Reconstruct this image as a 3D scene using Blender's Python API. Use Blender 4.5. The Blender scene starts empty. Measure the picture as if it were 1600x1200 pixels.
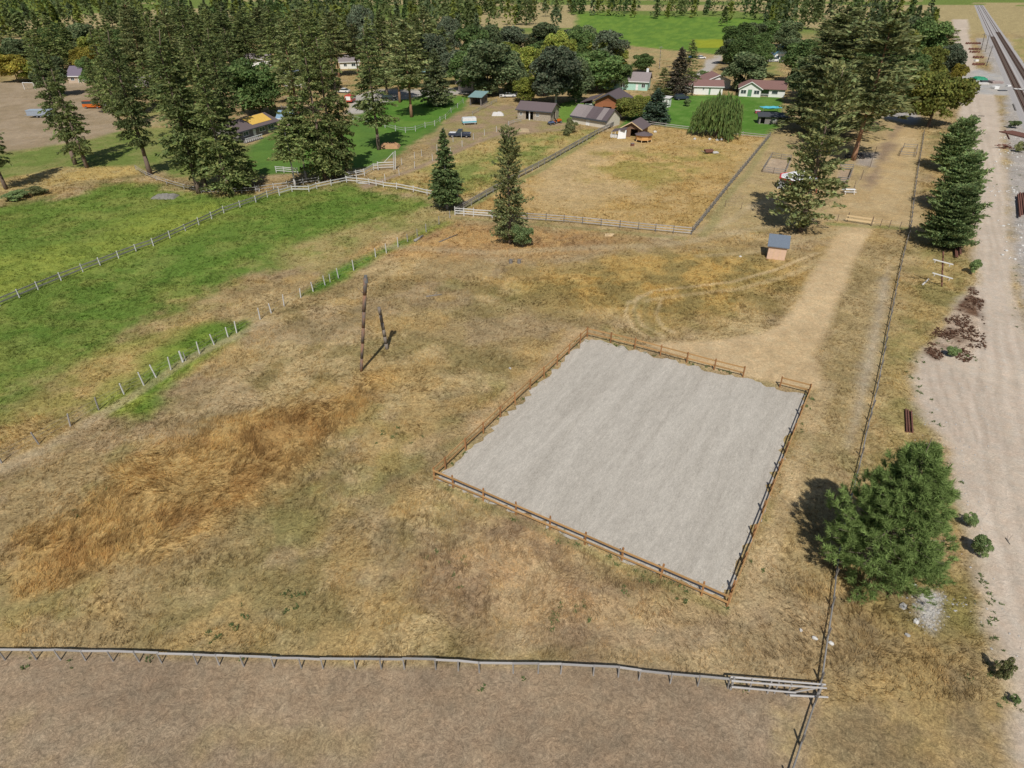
import bpy, bmesh, math, random
import numpy as np
from mathutils import Vector, Matrix

random.seed(7)
RNG = np.random.default_rng(7)
S = bpy.context.scene
C = S.collection

# ------------------------------------------------------------------ camera, sky, sun, exposure
F, HOR, CAMH = 980.0, -45.0, 35.0            # focal length and horizon row measured on the 1600x1200 photograph
PITCH = math.atan((600 - HOR) / F)
SP, CP = math.sin(PITCH), math.cos(PITCH)
cam = bpy.data.cameras.new('camera')
cam_o = bpy.data.objects.new('camera', cam)
C.objects.link(cam_o)
cam_o.location = (0, 0, CAMH)
cam_o.rotation_euler = (math.pi / 2 - PITCH, 0, 0)
cam.sensor_width = 36
cam.lens = F / 1600 * 36
cam.clip_end = 9000
S.camera = cam_o

SUN_EL, SUN_AZ = math.radians(51), math.radians(2.5)     # shadows run away from the camera, a touch to the right
w = bpy.data.worlds.new('World')
S.world = w
w.use_nodes = True
nt = w.node_tree
bg = nt.nodes['Background']
sky = nt.nodes.new('ShaderNodeTexSky')
sky.sky_type = 'NISHITA'
sky.sun_disc = False
sky.sun_elevation = SUN_EL
sky.sun_rotation = math.pi + SUN_AZ
sky.air_density = 1.0
sky.dust_density = 1.0
nt.links.new(sky.outputs[0], bg.inputs[0])
bg.inputs[1].default_value = 0.062
sl = bpy.data.lights.new('sun', 'SUN')
sl.energy = 4.1
sl.angle = math.radians(0.5)
sl.color = (1.0, 0.955, 0.89)
sun_o = bpy.data.objects.new('sun', sl)
C.objects.link(sun_o)
sdir = Vector((math.sin(SUN_AZ) * math.cos(SUN_EL), math.cos(SUN_AZ) * math.cos(SUN_EL), -math.sin(SUN_EL)))
sun_o.rotation_euler = sdir.to_track_quat('-Z', 'Y').to_euler()
S.view_settings.view_transform = 'Standard'
S.view_settings.look = 'None'
S.view_settings.exposure = 0.0
S.view_settings.gamma = 1.0
S.view_settings.use_curve_mapping = False

# ------------------------------------------------------------------ measuring the place from the photograph
def G(px, py, h=0.0):
    """ground point (or point at height h) seen at a photo pixel"""
    u, v = (px - 800) / F, (py - 600) / F
    z = (CAMH - h) / (SP + v * CP)
    return Vector((u * z, z * (CP - v * SP), h))

def TOP(px, py, Y):
    """point above the ground at distance Y seen at a photo pixel"""
    u, v = (px - 800) / F, (py - 600) / F
    z = Y / (CP - v * SP)
    return Vector((u * z, Y, CAMH - z * (SP + v * CP)))

def Ga(pts):
    return np.array([G(*p)[:2] for p in pts])

# ------------------------------------------------------------------ noise
PERM = np.random.default_rng(3).random((256, 256))
def vnoise(x, y):
    xi, yi = np.floor(x).astype(int), np.floor(y).astype(int)
    fx, fy = x - xi, y - yi
    fx = fx * fx * (3 - 2 * fx); fy = fy * fy * (3 - 2 * fy)
    a = PERM[xi & 255, yi & 255]; b = PERM[(xi + 1) & 255, yi & 255]
    c = PERM[xi & 255, (yi + 1) & 255]; d = PERM[(xi + 1) & 255, (yi + 1) & 255]
    return (a * (1 - fx) + b * fx) * (1 - fy) + (c * (1 - fx) + d * fx) * fy
def fbm(x, y, s, o=4, seed=0):
    x = x / s + seed * 17.3; y = y / s + seed * 9.1
    r = 0; a = 0.5; t = 0
    for i in range(o):
        r = r + a * vnoise(x, y); t += a
        ca, sa = 0.8, 0.6
        x, y = (x * ca - y * sa) * 2.03 + 5.2, (x * sa + y * ca) * 2.03 + 1.7
        a *= 0.55
    return r / t
def sstep(a, b, x):
    t = np.clip((x - a) / (b - a), 0, 1)
    return t * t * (3 - 2 * t)

def sdf_poly(x, y, P):
    """negative inside"""
    d = np.full(x.shape, 1e18); inside = np.zeros(x.shape, bool)
    n = len(P)
    for i in range(n):
        ax, ay = P[i]; bx, by = P[(i + 1) % n]
        ex, ey = bx - ax, by - ay
        L = ex * ex + ey * ey + 1e-12
        t = np.clip(((x - ax) * ex + (y - ay) * ey) / L, 0, 1)
        d = np.minimum(d, (x - ax - t * ex) ** 2 + (y - ay - t * ey) ** 2)
        c = (ay > y) != (by > y)
        with np.errstate(divide='ignore', invalid='ignore'):
            xi = ax + (y - ay) * ex / (ey if abs(ey) > 1e-9 else 1e-9)
        inside ^= c & (x < xi)
    d = np.sqrt(d)
    return np.where(inside, -d, d)
def dist_line(x, y, P):
    d = np.full(x.shape, 1e18)
    for i in range(len(P) - 1):
        ax, ay = P[i]; bx, by = P[i + 1]
        ex, ey = bx - ax, by - ay
        t = np.clip(((x - ax) * ex + (y - ay) * ey) / (ex * ex + ey * ey + 1e-12), 0, 1)
        d = np.minimum(d, (x - ax - t * ex) ** 2 + (y - ay - t * ey) ** 2)
    return np.sqrt(d)

# ------------------------------------------------------------------ materials
def new_mat(name):
    m = bpy.data.materials.new(name)
    m.use_nodes = True
    n = m.node_tree
    b = n.nodes['Principled BSDF']
    return m, n, b
MATS = {}
def mat(name, col, rough=0.85, var=0.25, scale=3.0, bump=0.0, metal=0.0, stretch=None, spec=0.3):
    if name in MATS: return MATS[name]
    m, n, b = new_mat(name)
    tc = n.nodes.new('ShaderNodeTexCoord')
    src = tc.outputs['Object']
    if stretch:
        mp = n.nodes.new('ShaderNodeMapping'); mp.inputs['Scale'].default_value = stretch
        n.links.new(src, mp.inputs[0]); src = mp.outputs[0]
    nz = n.nodes.new('ShaderNodeTexNoise')
    nz.inputs['Scale'].default_value = scale; nz.inputs['Detail'].default_value = 5; nz.inputs['Roughness'].default_value = 0.65
    n.links.new(src, nz.inputs['Vector'])
    oi = n.nodes.new('ShaderNodeObjectInfo')
    mr = n.nodes.new('ShaderNodeMapRange')
    mr.inputs[1].default_value = 0.3; mr.inputs[2].default_value = 0.7
    mr.inputs[3].default_value = 1 - var; mr.inputs[4].default_value = 1 + var
    n.links.new(nz.outputs[0], mr.inputs[0])
    m2 = n.nodes.new('ShaderNodeMapRange')
    m2.inputs[3].default_value = 1 - var * 0.6; m2.inputs[4].default_value = 1 + var * 0.6
    n.links.new(oi.outputs['Random'], m2.inputs[0])
    mu = n.nodes.new('ShaderNodeMath'); mu.operation = 'MULTIPLY'
    n.links.new(mr.outputs[0], mu.inputs[0]); n.links.new(m2.outputs[0], mu.inputs[1])
    vm = n.nodes.new('ShaderNodeVectorMath'); vm.operation = 'SCALE'
    vm.inputs[0].default_value = col
    n.links.new(mu.outputs[0], vm.inputs['Scale'])
    n.links.new(vm.outputs[0], b.inputs['Base Color'])
    b.inputs['Roughness'].default_value = rough
    b.inputs['Metallic'].default_value = metal
    b.inputs['Specular IOR Level'].default_value = spec
    if bump:
        bp = n.nodes.new('ShaderNodeBump'); bp.inputs['Strength'].default_value = bump; bp.inputs['Distance'].default_value = 0.03
        n.links.new(nz.outputs[0], bp.inputs['Height']); n.links.new(bp.outputs[0], b.inputs['Normal'])
    MATS[name] = m
    return m

def ground_mat():
    m, n, b = new_mat('ground_cover')
    at = n.nodes.new('ShaderNodeAttribute'); at.attribute_name = 'Col'
    geo = n.nodes.new('ShaderNodeNewGeometry')
    prod = None; hs = None
    for sc, det, dist, lo, hi in ((0.33, 5, 1.2, 0.80, 1.20), (1.6, 7, 2.4, 0.58, 1.42), (7.0, 5, 1.2, 0.60, 1.40), (26.0, 3, 0.4, 0.70, 1.30)):
        nz = n.nodes.new('ShaderNodeTexNoise')
        nz.inputs['Scale'].default_value = sc; nz.inputs['Detail'].default_value = det
        nz.inputs['Roughness'].default_value = 0.68; nz.inputs['Distortion'].default_value = dist
        n.links.new(geo.outputs['Position'], nz.inputs['Vector'])
        mr = n.nodes.new('ShaderNodeMapRange')
        mr.inputs[1].default_value = 0.3; mr.inputs[2].default_value = 0.7
        mr.inputs[3].default_value = lo; mr.inputs[4].default_value = hi
        n.links.new(nz.outputs[0], mr.inputs[0])
        if prod is None: prod = mr.outputs[0]
        else:
            mu = n.nodes.new('ShaderNodeMath'); mu.operation = 'MULTIPLY'
            n.links.new(prod, mu.inputs[0]); n.links.new(mr.outputs[0], mu.inputs[1]); prod = mu.outputs[0]
        hs = nz.outputs[0] if sc < 5 else hs
    mx = n.nodes.new('ShaderNodeMix'); mx.data_type = 'FLOAT'
    mx.inputs[2].default_value = 1.0
    n.links.new(at.outputs['Alpha'], mx.inputs[0]); n.links.new(prod, mx.inputs[3])
    # warm / cool drift of the dry stalks
    nz = n.nodes.new('ShaderNodeTexNoise'); nz.inputs['Scale'].default_value = 1.1; nz.inputs['Detail'].default_value = 4
    n.links.new(geo.outputs['Position'], nz.inputs['Vector'])
    hue = n.nodes.new('ShaderNodeMix'); hue.data_type = 'RGBA'
    hue.inputs[6].default_value = (0.93, 1.02, 1.04, 1); hue.inputs[7].default_value = (1.08, 0.99, 0.90, 1)
    n.links.new(nz.outputs[0], hue.inputs[0])
    v1 = n.nodes.new('ShaderNodeVectorMath'); v1.operation = 'MULTIPLY'
    n.links.new(at.outputs['Color'], v1.inputs[0]); n.links.new(hue.outputs[2], v1.inputs[1])
    v2 = n.nodes.new('ShaderNodeVectorMath'); v2.operation = 'SCALE'
    n.links.new(v1.outputs[0], v2.inputs[0]); n.links.new(mx.outputs[0], v2.inputs['Scale'])
    n.links.new(v2.outputs[0], b.inputs['Base Color'])
    b.inputs['Roughness'].default_value = 1.0; b.inputs['Specular IOR Level'].default_value = 0.05
    bp = n.nodes.new('ShaderNodeBump'); bp.inputs['Strength'].default_value = 0.5; bp.inputs['Distance'].default_value = 0.15
    n.links.new(hs, bp.inputs['Height']); n.links.new(bp.outputs[0], b.inputs['Normal'])
    return m

def leaf_mat(name, trans=0.25, tint=(1, 1, 1), var=0.28):
    m, n, b = new_mat(name)
    at = n.nodes.new('ShaderNodeAttribute'); at.attribute_name = 'Col'
    oi = n.nodes.new('ShaderNodeObjectInfo')
    mr = n.nodes.new('ShaderNodeMapRange'); mr.inputs[3].default_value = 1 - var; mr.inputs[4].default_value = 1 + var
    n.links.new(oi.outputs['Random'], mr.inputs[0])
    v0 = n.nodes.new('ShaderNodeVectorMath'); v0.operation = 'MULTIPLY'; v0.inputs[1].default_value = tint
    n.links.new(at.outputs['Color'], v0.inputs[0])
    v = n.nodes.new('ShaderNodeVectorMath'); v.operation = 'SCALE'
    n.links.new(v0.outputs[0], v.inputs[0]); n.links.new(mr.outputs[0], v.inputs['Scale'])
    n.links.new(v.outputs[0], b.inputs['Base Color'])
    b.inputs['Roughness'].default_value = 0.75; b.inputs['Specular IOR Level'].default_value = 0.2
    tr = n.nodes.new('ShaderNodeBsdfTranslucent'); n.links.new(v.outputs[0], tr.inputs[0])
    ms = n.nodes.new('ShaderNodeMixShader'); ms.inputs[0].default_value = trans
    out = n.nodes['Material Output']
    n.links.new(b.outputs[0], ms.inputs[1]); n.links.new(tr.outputs[0], ms.inputs[2]); n.links.new(ms.outputs[0], out.inputs[0])
    return m

# ------------------------------------------------------------------ object helpers
def tag(o, label=None, cat=None, group=None, kind=None):
    if label: o['label'] = label
    if cat: o['category'] = cat
    if group: o['group'] = group
    if kind: o['kind'] = kind
    return o
def thing(name, label, cat, loc=(0, 0, 0), rz=0.0, group=None):
    o = bpy.data.objects.new(name, None)
    C.objects.link(o)
    o.empty_display_size = 0.3
    o.location = loc; o.rotation_euler = (0, 0, rz)
    return tag(o, label, cat, group)
def put(name, mesh, parent=None, loc=(0, 0, 0), rot=(0, 0, 0), scale=(1, 1, 1), mw=None):
    o = bpy.data.objects.new(name, mesh)
    C.objects.link(o)
    if parent: o.parent = parent
    if mw is not None: o.matrix_basis = mw
    else:
        o.location = loc; o.rotation_euler = rot; o.scale = scale
    return o
def copy_tree(o, parent=None):
    c = o.copy(); C.objects.link(c)
    if parent: c.parent = parent
    for ch in list(o.children):
        copy_tree(ch, c)
    return c

class MB:
    def __init__(s): s.v = []; s.f = []
    def add(s, vs, fs):
        k = len(s.v); s.v += [tuple(p) for p in vs]; s.f += [tuple(i + k for i in f) for f in fs]; return s
    def box(s, x0, x1, y0, y1, z0, z1):
        return s.add([(x0,y0,z0),(x1,y0,z0),(x1,y1,z0),(x0,y1,z0),(x0,y0,z1),(x1,y0,z1),(x1,y1,z1),(x0,y1,z1)],
                     [(3,2,1,0),(4,5,6,7),(0,1,5,4),(1,2,6,5),(2,3,7,6),(3,0,4,7)])
    def tube(s, p, q, r0, r1=None, n=8):
        r1 = r0 if r1 is None else r1
        p, q = Vector(p), Vector(q); d = (q - p).normalized()
        a = d.orthogonal().normalized(); b = d.cross(a)
        vs = [p + (a * math.cos(t) + b * math.sin(t)) * r0 for t in [2 * math.pi * i / n for i in range(n)]]
        vs += [q + (a * math.cos(t) + b * math.sin(t)) * r1 for t in [2 * math.pi * i / n for i in range(n)]]
        fs = [(i, (i + 1) % n, n + (i + 1) % n, n + i) for i in range(n)] + [tuple(range(n - 1, -1, -1)), tuple(range(n, 2 * n))]
        return s.add(vs, fs)
    def prism(s, poly, y0, y1):
        """polygon in x,z extruded along y"""
        n = len(poly)
        vs = [(x, y0, z) for x, z in poly] + [(x, y1, z) for x, z in poly]
        fs = [tuple(range(n)), tuple(range(2 * n - 1, n - 1, -1))] + [(i + n, (i + 1) % n + n, (i + 1) % n, i) for i in range(n)]
        return s.add(vs, fs)
    def slab(s, quad, t):
        """four corners, thickened downwards by t"""
        vs = [Vector(p) for p in quad] + [Vector(p) - Vector((0, 0, t)) for p in quad]
        return s.add(vs, [(0,1,2,3),(7,6,5,4),(4,5,1,0),(5,6,2,1),(6,7,3,2),(7,4,0,3)])
    def mesh(s, name, m, bevel=0.0, smooth=False):
        me = bpy.data.meshes.new(name)
        me.from_pydata(s.v, [], s.f)
        bm = bmesh.new(); bm.from_mesh(me)
        bmesh.ops.recalc_face_normals(bm, faces=bm.faces)
        if bevel: bmesh.ops.bevel(bm, geom=bm.edges[:], offset=bevel, segments=2, affect='EDGES', clamp_overlap=True)
        bm.to_mesh(me); bm.free()
        if smooth:
            me.polygons.foreach_set('use_smooth', [True] * len(me.polygons))
        if m: me.materials.append(m)
        return me
    def build(s, name, m, parent=None, bevel=0.0, smooth=False, **k):
        return put(name, s.mesh(name, m, bevel, smooth), parent, **k)

def np_mesh(name, V, K, col=None, m=None):
    """V: (N,K,3) separate polygons of K corners, col: (N,3) per polygon"""
    N = len(V)
    me = bpy.data.meshes.new(name)
    me.vertices.add(N * K); me.vertices.foreach_set('co', np.ascontiguousarray(V, np.float32).ravel())
    me.loops.add(N * K); me.loops.foreach_set('vertex_index', np.arange(N * K, dtype=np.int32))
    me.polygons.add(N); me.polygons.foreach_set('loop_start', np.arange(0, N * K, K, dtype=np.int32))
    if col is not None:
        a = me.attributes.new('Col', 'FLOAT_COLOR', 'FACE')
        c = np.ones((N, 4), np.float32); c[:, :3] = col
        a.data.foreach_set('color', c.ravel())
    me.update(calc_edges=True)
    if m: me.materials.append(m)
    return me

# ------------------------------------------------------------------ the ground: zones measured on the photograph
GOLD = (0.375, 0.265, 0.118); STRAW = (0.445, 0.335, 0.18); OLIVE = (0.235, 0.19, 0.082); MAUVE = (0.315, 0.235, 0.155); TAN = (0.325, 0.24, 0.122)
GREEN = (0.135, 0.20, 0.040); LIME = (0.235, 0.275, 0.055); LAWN = (0.085, 0.185, 0.030); DEEP = (0.085, 0.15, 0.035)
SAND = (0.515, 0.43, 0.35); YARD = (0.38, 0.345, 0.32); GRAV = (0.42, 0.40, 0.375); DIRT = (0.31, 0.225, 0.15)
ARENA_PX = [(678.6, 749.5), (1136, 947.5), (1262.5, 617), (917.5, 527)]
# (name of the sheet, photo polygon, colour, second colour, edge softness m, edge wander m, grass height, relief)
Z = [
 ('ground', [(60,900),(200,860),(420,760),(640,610),(655,580),(590,570),(480,600),(360,650),(230,710),(120,790),(40,840)], (0.44,0.30,0.125), (0.33,0.205,0.08), 2.0, 4.0, 0.6, 1),
 ('ground', [(560,385),(700,350),(900,360),(1000,375),(880,400),(700,400),(600,410)], (0.44,0.285,0.125), (0.31,0.20,0.10), 2.5, 3, 0.35, 1),
 ('ground', [(750,440),(1000,400),(1200,400),(1260,440),(1200,500),(1040,520),(900,490)], (0.27,0.205,0.08), (0.42,0.285,0.10), 4, 4, 0.35, 1),
 ('ground', [(850,760),(700,800),(620,900),(760,1000),(1100,1010),(1130,960),(950,890)], (0.285,0.20,0.12), (0.40,0.285,0.16), 3, 3, 0.35, 1),
 ('ground', [(1310,400),(1400,400),(1370,520),(1330,680),(1290,820),(1270,900),(1200,920),(1290,600)], (0.285,0.215,0.105), (0.35,0.265,0.14), 1.5, 2, 0.22, 1),
 ('ground', [(1430,370),(1530,420),(1530,470),(1440,540),(1420,600),(1470,720),(1400,760),(1350,760),(1390,520)], (0.25,0.21,0.085), (0.36,0.27,0.12), 2, 2, 0.30, 1),
 ('ground', [(1310,900),(1530,900),(1570,1100),(1600,1300),(1240,1300)], (0.255,0.19,0.105), (0.32,0.23,0.105), 2, 2, 0.32, 1),
 ('ground', [(1310,905),(1400,915),(1520,910),(1545,1000),(1480,1000),(1400,960)], (0.26,0.20,0.095), (0.22,0.19,0.07), 2, 2, 0.35, 1),
 ('pasture', [(-700,900),(-500,420),(-100,335),(0,322),(215,280),(330,305),(420,301),(545,287),(700,318),(640,345),(540,365),(440,400),(330,448),(230,488),(130,560),(0,645),(-300,840)], GREEN, (0.19,0.225,0.055), 3.5, 5, 0.32, 1),
 ('pasture', [(-500,560),(-100,420),(0,400),(220,345),(330,322),(350,330),(200,395),(60,448),(0,470),(-300,600)], LIME, (0.17,0.22,0.045), 4, 5, 0.30, 1),
 ('pasture', [(0,520),(150,440),(330,380),(560,300),(640,315),(560,345),(420,395),(260,450),(120,515),(0,590)], (0.115,0.19,0.035), (0.16,0.21,0.05), 5, 6, 0.32, 1),
 ('pasture', [(147,644),(125,598),(160,552),(200,535),(241,520),(326,504),(397,498),(396,514),(320,566),(255,612),(238,650),(200,650)], (0.13,0.205,0.035), LIME, 1.2, 1.2, 0.34, 1),
 ('pasture', [(470,462),(520,425),(600,385),(690,345),(702,348),(600,400),(500,455)], (0.10,0.185,0.03), LIME, 1.2, 1.2, 0.34, 1),
 ('pasture', [(-300,930),(-100,735),(0,668),(130,585),(250,515),(300,505),(170,610),(0,712)], (0.30,0.255,0.085), (0.42,0.30,0.13), 3, 4, 0.34, 1),
 ('ground', [(440,390),(560,350),(650,330),(700,325),(700,345),(600,375),(500,410)], (0.34,0.275,0.12), (0.24,0.235,0.08), 3, 4, 0.3, 1),
 ('paddock', [(716,330),(1080,366),(1202,214),(1010,196),(938,207)], (0.455,0.32,0.145), (0.385,0.265,0.105), 1.2, 1.0, 0.28, 1),
 ('paddock', [(830,262),(930,225),(1000,225),(1020,300),(900,330),(820,310)], (0.42,0.305,0.155), (0.45,0.33,0.175), 5, 5, 0.10, 1),
 ('paddock', [(950,240),(1120,235),(1100,260),(1010,290),(930,280)], (0.32,0.26,0.085), (0.46,0.32,0.14), 5, 6, 0.3, 1),
 ('ground', [(560,285),(640,262),(770,212),(940,202),(930,210),(715,322)], (0.33,0.285,0.105), (0.40,0.30,0.13), 1.5, 2, 0.45, 1),
 ('pasture', [(640,300),(720,262),(800,225),(900,207),(880,222),(780,270),(700,312)], (0.20,0.23,0.065), (0.36,0.29,0.11), 3, 5, 0.4, 1),
 ('farmyard', [(690,240),(660,215),(720,165),(770,160),(890,180),(890,200),(800,212),(750,222)], (0.31,0.225,0.145), (0.27,0.225,0.10), 1.5, 2, 0.08, 0.8),
 ('farm_track', [(560,290),(640,264),(765,212),(790,204),(790,208),(766,216),(642,270),(570,296)], (0.30,0.22,0.15), None, 0.8, 0.5, 0.0, 0.7),
 ('lawn', [(390,275),(375,235),(440,200),(540,195),(590,150),(720,150),(730,163),(690,195),(620,245),(560,265),(470,268)], (0.11,0.195,0.04), (0.085,0.16,0.035), 1.5, 2, 0.06, 0.5),
 ('lawn', [(600,210),(560,190),(600,160),(650,152),(735,150),(722,165),(690,192),(650,208)], LAWN, (0.12,0.21,0.04), 0.8, 0.6, 0.04, 0.4),
 ('lawn', [(960,205),(1000,165),(1050,150),(1100,148),(1222,152),(1225,200),(1195,213),(1080,203),(1010,193)], LAWN, (0.12,0.215,0.045), 1.0, 0.8, 0.04, 0.4),
 ('lawn', [(870,190),(865,165),(900,155),(925,160),(960,180),(900,195)], (0.14,0.23,0.045), None, 1.0, 1, 0.1, 0.5),
 ('farmyard', [(-400,240),(-200,150),(0,128),(130,128),(185,150),(190,215),(60,232),(0,240)], (0.34,0.265,0.185), (0.28,0.215,0.14), 2, 2, 0.05, 0.6),
 ('lawn', [(-300,262),(0,240),(60,230),(190,205),(240,200),(380,200),(380,230),(330,290),(220,262),(0,285)], (0.15,0.195,0.05), (0.21,0.215,0.075), 2, 2.5, 0.12, 0.7),
 ('ground', [(205,165),(270,160),(280,195),(200,200)], (0.36,0.285,0.16), (0.25,0.235,0.09), 2, 2, 0.1, 0.7),
 ('ground', [(-50,290),(90,262),(215,258),(215,272),(60,296),(0,305)], (0.42,0.31,0.12), (0.37,0.29,0.14), 1.5, 1.5, 0.3, 1),
 ('gravel_drive', [(540,178),(550,150),(590,138),(660,140),(730,135),(735,146),(650,152),(600,160),(565,178)], (0.40,0.37,0.34), None, 1.0, 0.8, 0, 0.5),
 ('ground', [(545,150),(545,105),(600,100),(720,100),(720,138),(600,140)], (0.38,0.28,0.13), (0.22,0.21,0.08), 4, 4, 0.3, 1),
 ('dirt_road', [(1072,122),(1100,106),(1102,92),(1127,84),(1128,92),(1108,115),(1098,126)], (0.42,0.385,0.35), None, 0.8, 0.5, 0, 0.4),
 ('ground', [(950,112),(965,78),(1060,80),(1120,84),(1100,95),(1060,118)], (0.38,0.28,0.14), (0.30,0.25,0.12), 4, 3, 0.3, 1),
 ('pasture', [(900,78),(960,69),(1060,79),(1135,86),(1200,78),(1210,30),(900,20)], (0.11,0.20,0.035), (0.15,0.24,0.04), 4, 3, 0.2, 0.5),
 ('pasture', [(1088,74),(1150,76),(1150,62),(1085,62)], (0.27,0.30,0.03), None, 4, 3, 0.2, 0.4),
 ('lawn', [(1168,120),(1172,98),(1215,96),(1225,118)], (0.29,0.255,0.10), (0.15,0.19,0.06), 2, 2, 0.1, 0.6),
 ('ground', [(1195,215),(1225,195),(1290,160),(1420,165),(1440,200),(1425,350),(1290,345),(1085,372)], (0.38,0.29,0.145), (0.35,0.265,0.145), 2, 2, 0.12, 0.9),
 ('farm_track', [(1290,345),(1420,352),(1432,250),(1442,195),(1400,190),(1375,215),(1350,280),(1300,320)], (0.46,0.345,0.195), (0.41,0.295,0.155), 2, 2, 0.04, 0.7),
 ('farm_track', [(1395,205),(1410,190),(1390,240),(1362,300),(1350,290),(1372,240)], (0.27,0.195,0.13), None, 1.5, 1.5, 0, 0.7),
 ('gravel_drive', [(1375,172),(1420,170),(1440,182),(1425,195),(1378,184)], (0.36,0.335,0.32), None, 1.5, 1, 0, 0.4),
 ('farmyard', [(1191,269),(1226,274),(1235,251),(1205,247)], (0.37,0.28,0.20), (0.42,0.33,0.24), 0.5, 0.4, 0, 0.7),
 ('farmyard', [(1307,286),(1324,287),(1332,266),(1311,265)], (0.36,0.27,0.19), None, 0.5, 0.4, 0, 0.7),
 ('farmyard', [(1335,258),(1368,262),(1372,238),(1340,238)], (0.33,0.28,0.24), None, 1.0, 0.8, 0, 0.7),
 ('lawn', [(1370,168),(1380,158),(1420,152),(1420,170),(1390,172)], (0.33,0.27,0.09), (0.2,0.2,0.06), 1, 1, 0.1, 0.7),
 ('farm_track', [(1312,352),(1364,352),(1332,420),(1297,500),(1272,560),(1284,606),(1220,600),(1160,588),(1075,565),(1015,538),(1120,530),(1180,520),(1215,508),(1250,460),(1290,395)], (0.53,0.395,0.235), (0.47,0.345,0.20), 0.7, 0.6, 0.02, 0.6),
 ('farm_track', [(1392,400),(1384,470),(1366,560),(1345,650),(1325,700),(1335,640),(1358,540),(1378,440)], (0.37,0.305,0.22), None, 1.0, 0.8, 0.05, 0.8),
 ('mown_field', [(-900,1010),(-200,1012),(0,1020),(300,1026),(560,1032),(800,1036),(1000,1045),(1140,1068),(1278,1078),(1262,1160),(1230,1300),(-900,1300)], (0.30,0.222,0.148), (0.255,0.19,0.13), 0.5, 0.4, 0.05, 0.8),
 ('mown_field', [(1130,1130),(1190,1088),(1240,1100),(1250,1160),(1150,1180)], (0.39,0.295,0.14), (0.30,0.23,0.16), 1.2, 1.2, 0.15, 0.9),
 ('mown_field', [(-300,1133),(0,1118),(300,1130),(600,1133),(600,1200),(-300,1200)], (0.315,0.238,0.14), (0.29,0.22,0.15), 1, 1, 0.08, 0.9),
 ('rail_yard', [(1497,60),(1525,60),(1570,150),(1574,300),(1584,420),(1595,500),(1640,560),(2600,1300),(2600,700),(1900,60)], YARD, (0.33,0.30,0.27), 1.5, 1.5, 0.04, 0.9),
 ('dirt_road', [(1488,30),(1490,67),(1497,140),(1499,200),(1512,270),(1520,340),(1523,400),(1526,440),(1490,490),(1450,540),(1426,585),(1432,625),(1452,660),(1474,700),(1484,760),(1500,800),(1530,870),(1534,920),(1540,985),(1556,1040),(1570,1090),(1572,1130),(1600,1300),(2300,1300),(1800,760),(1640,590),(1592,500),(1582,420),(1574,330),(1570,240),(1562,180),(1553,140),(1527,110),(1516,60),(1512,30)], SAND, (0.475,0.395,0.325), 1.0, 1.0, 0, 0.35),
 ('rail_yard', [(1500,118),(1530,108),(1585,125),(1600,138),(1600,150),(1545,148),(1500,143)], (0.38,0.37,0.365), (0.40,0.37,0.34), 2, 1.5, 0, 0.5),
 ('rail_yard', [(1545,60),(1551,60),(1610,190),(1700,330),(1590,180)], (0.40,0.385,0.37), None, 1.0, 0.5, 0, 0.6),
 ('rail_yard', [(1553,60),(1572,60),(1660,190),(1615,190)], (0.41,0.395,0.38), None, 1.0, 0.5, 0, 0.6),
 ('ground', [(1574,60),(1700,60),(1900,200),(1700,200),(1600,115)], (0.28,0.25,0.10), (0.36,0.28,0.13), 1.5, 1.5, 0.3, 0.9),
 ('dirt_road', [(1448,552),(1462,520),(1488,490),(1512,470),(1518,446),(1532,466),(1536,545),(1505,566),(1484,548),(1465,560)], (0.135,0.08,0.052), (0.44,0.35,0.27), 0.5, 1.0, 0, 1),
 ('rail_yard', [(1432,930),(1452,922),(1470,928),(1468,965),(1456,990),(1440,975)], (0.44,0.42,0.40), (0.36,0.33,0.30), 0.5, 0.5, 0, 1),
]
ZW = [(z[0], Ga([p if p[1] > -20 else (p[0], -20) for p in z[1]])) + tuple(z[2:]) for z in Z]
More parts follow.
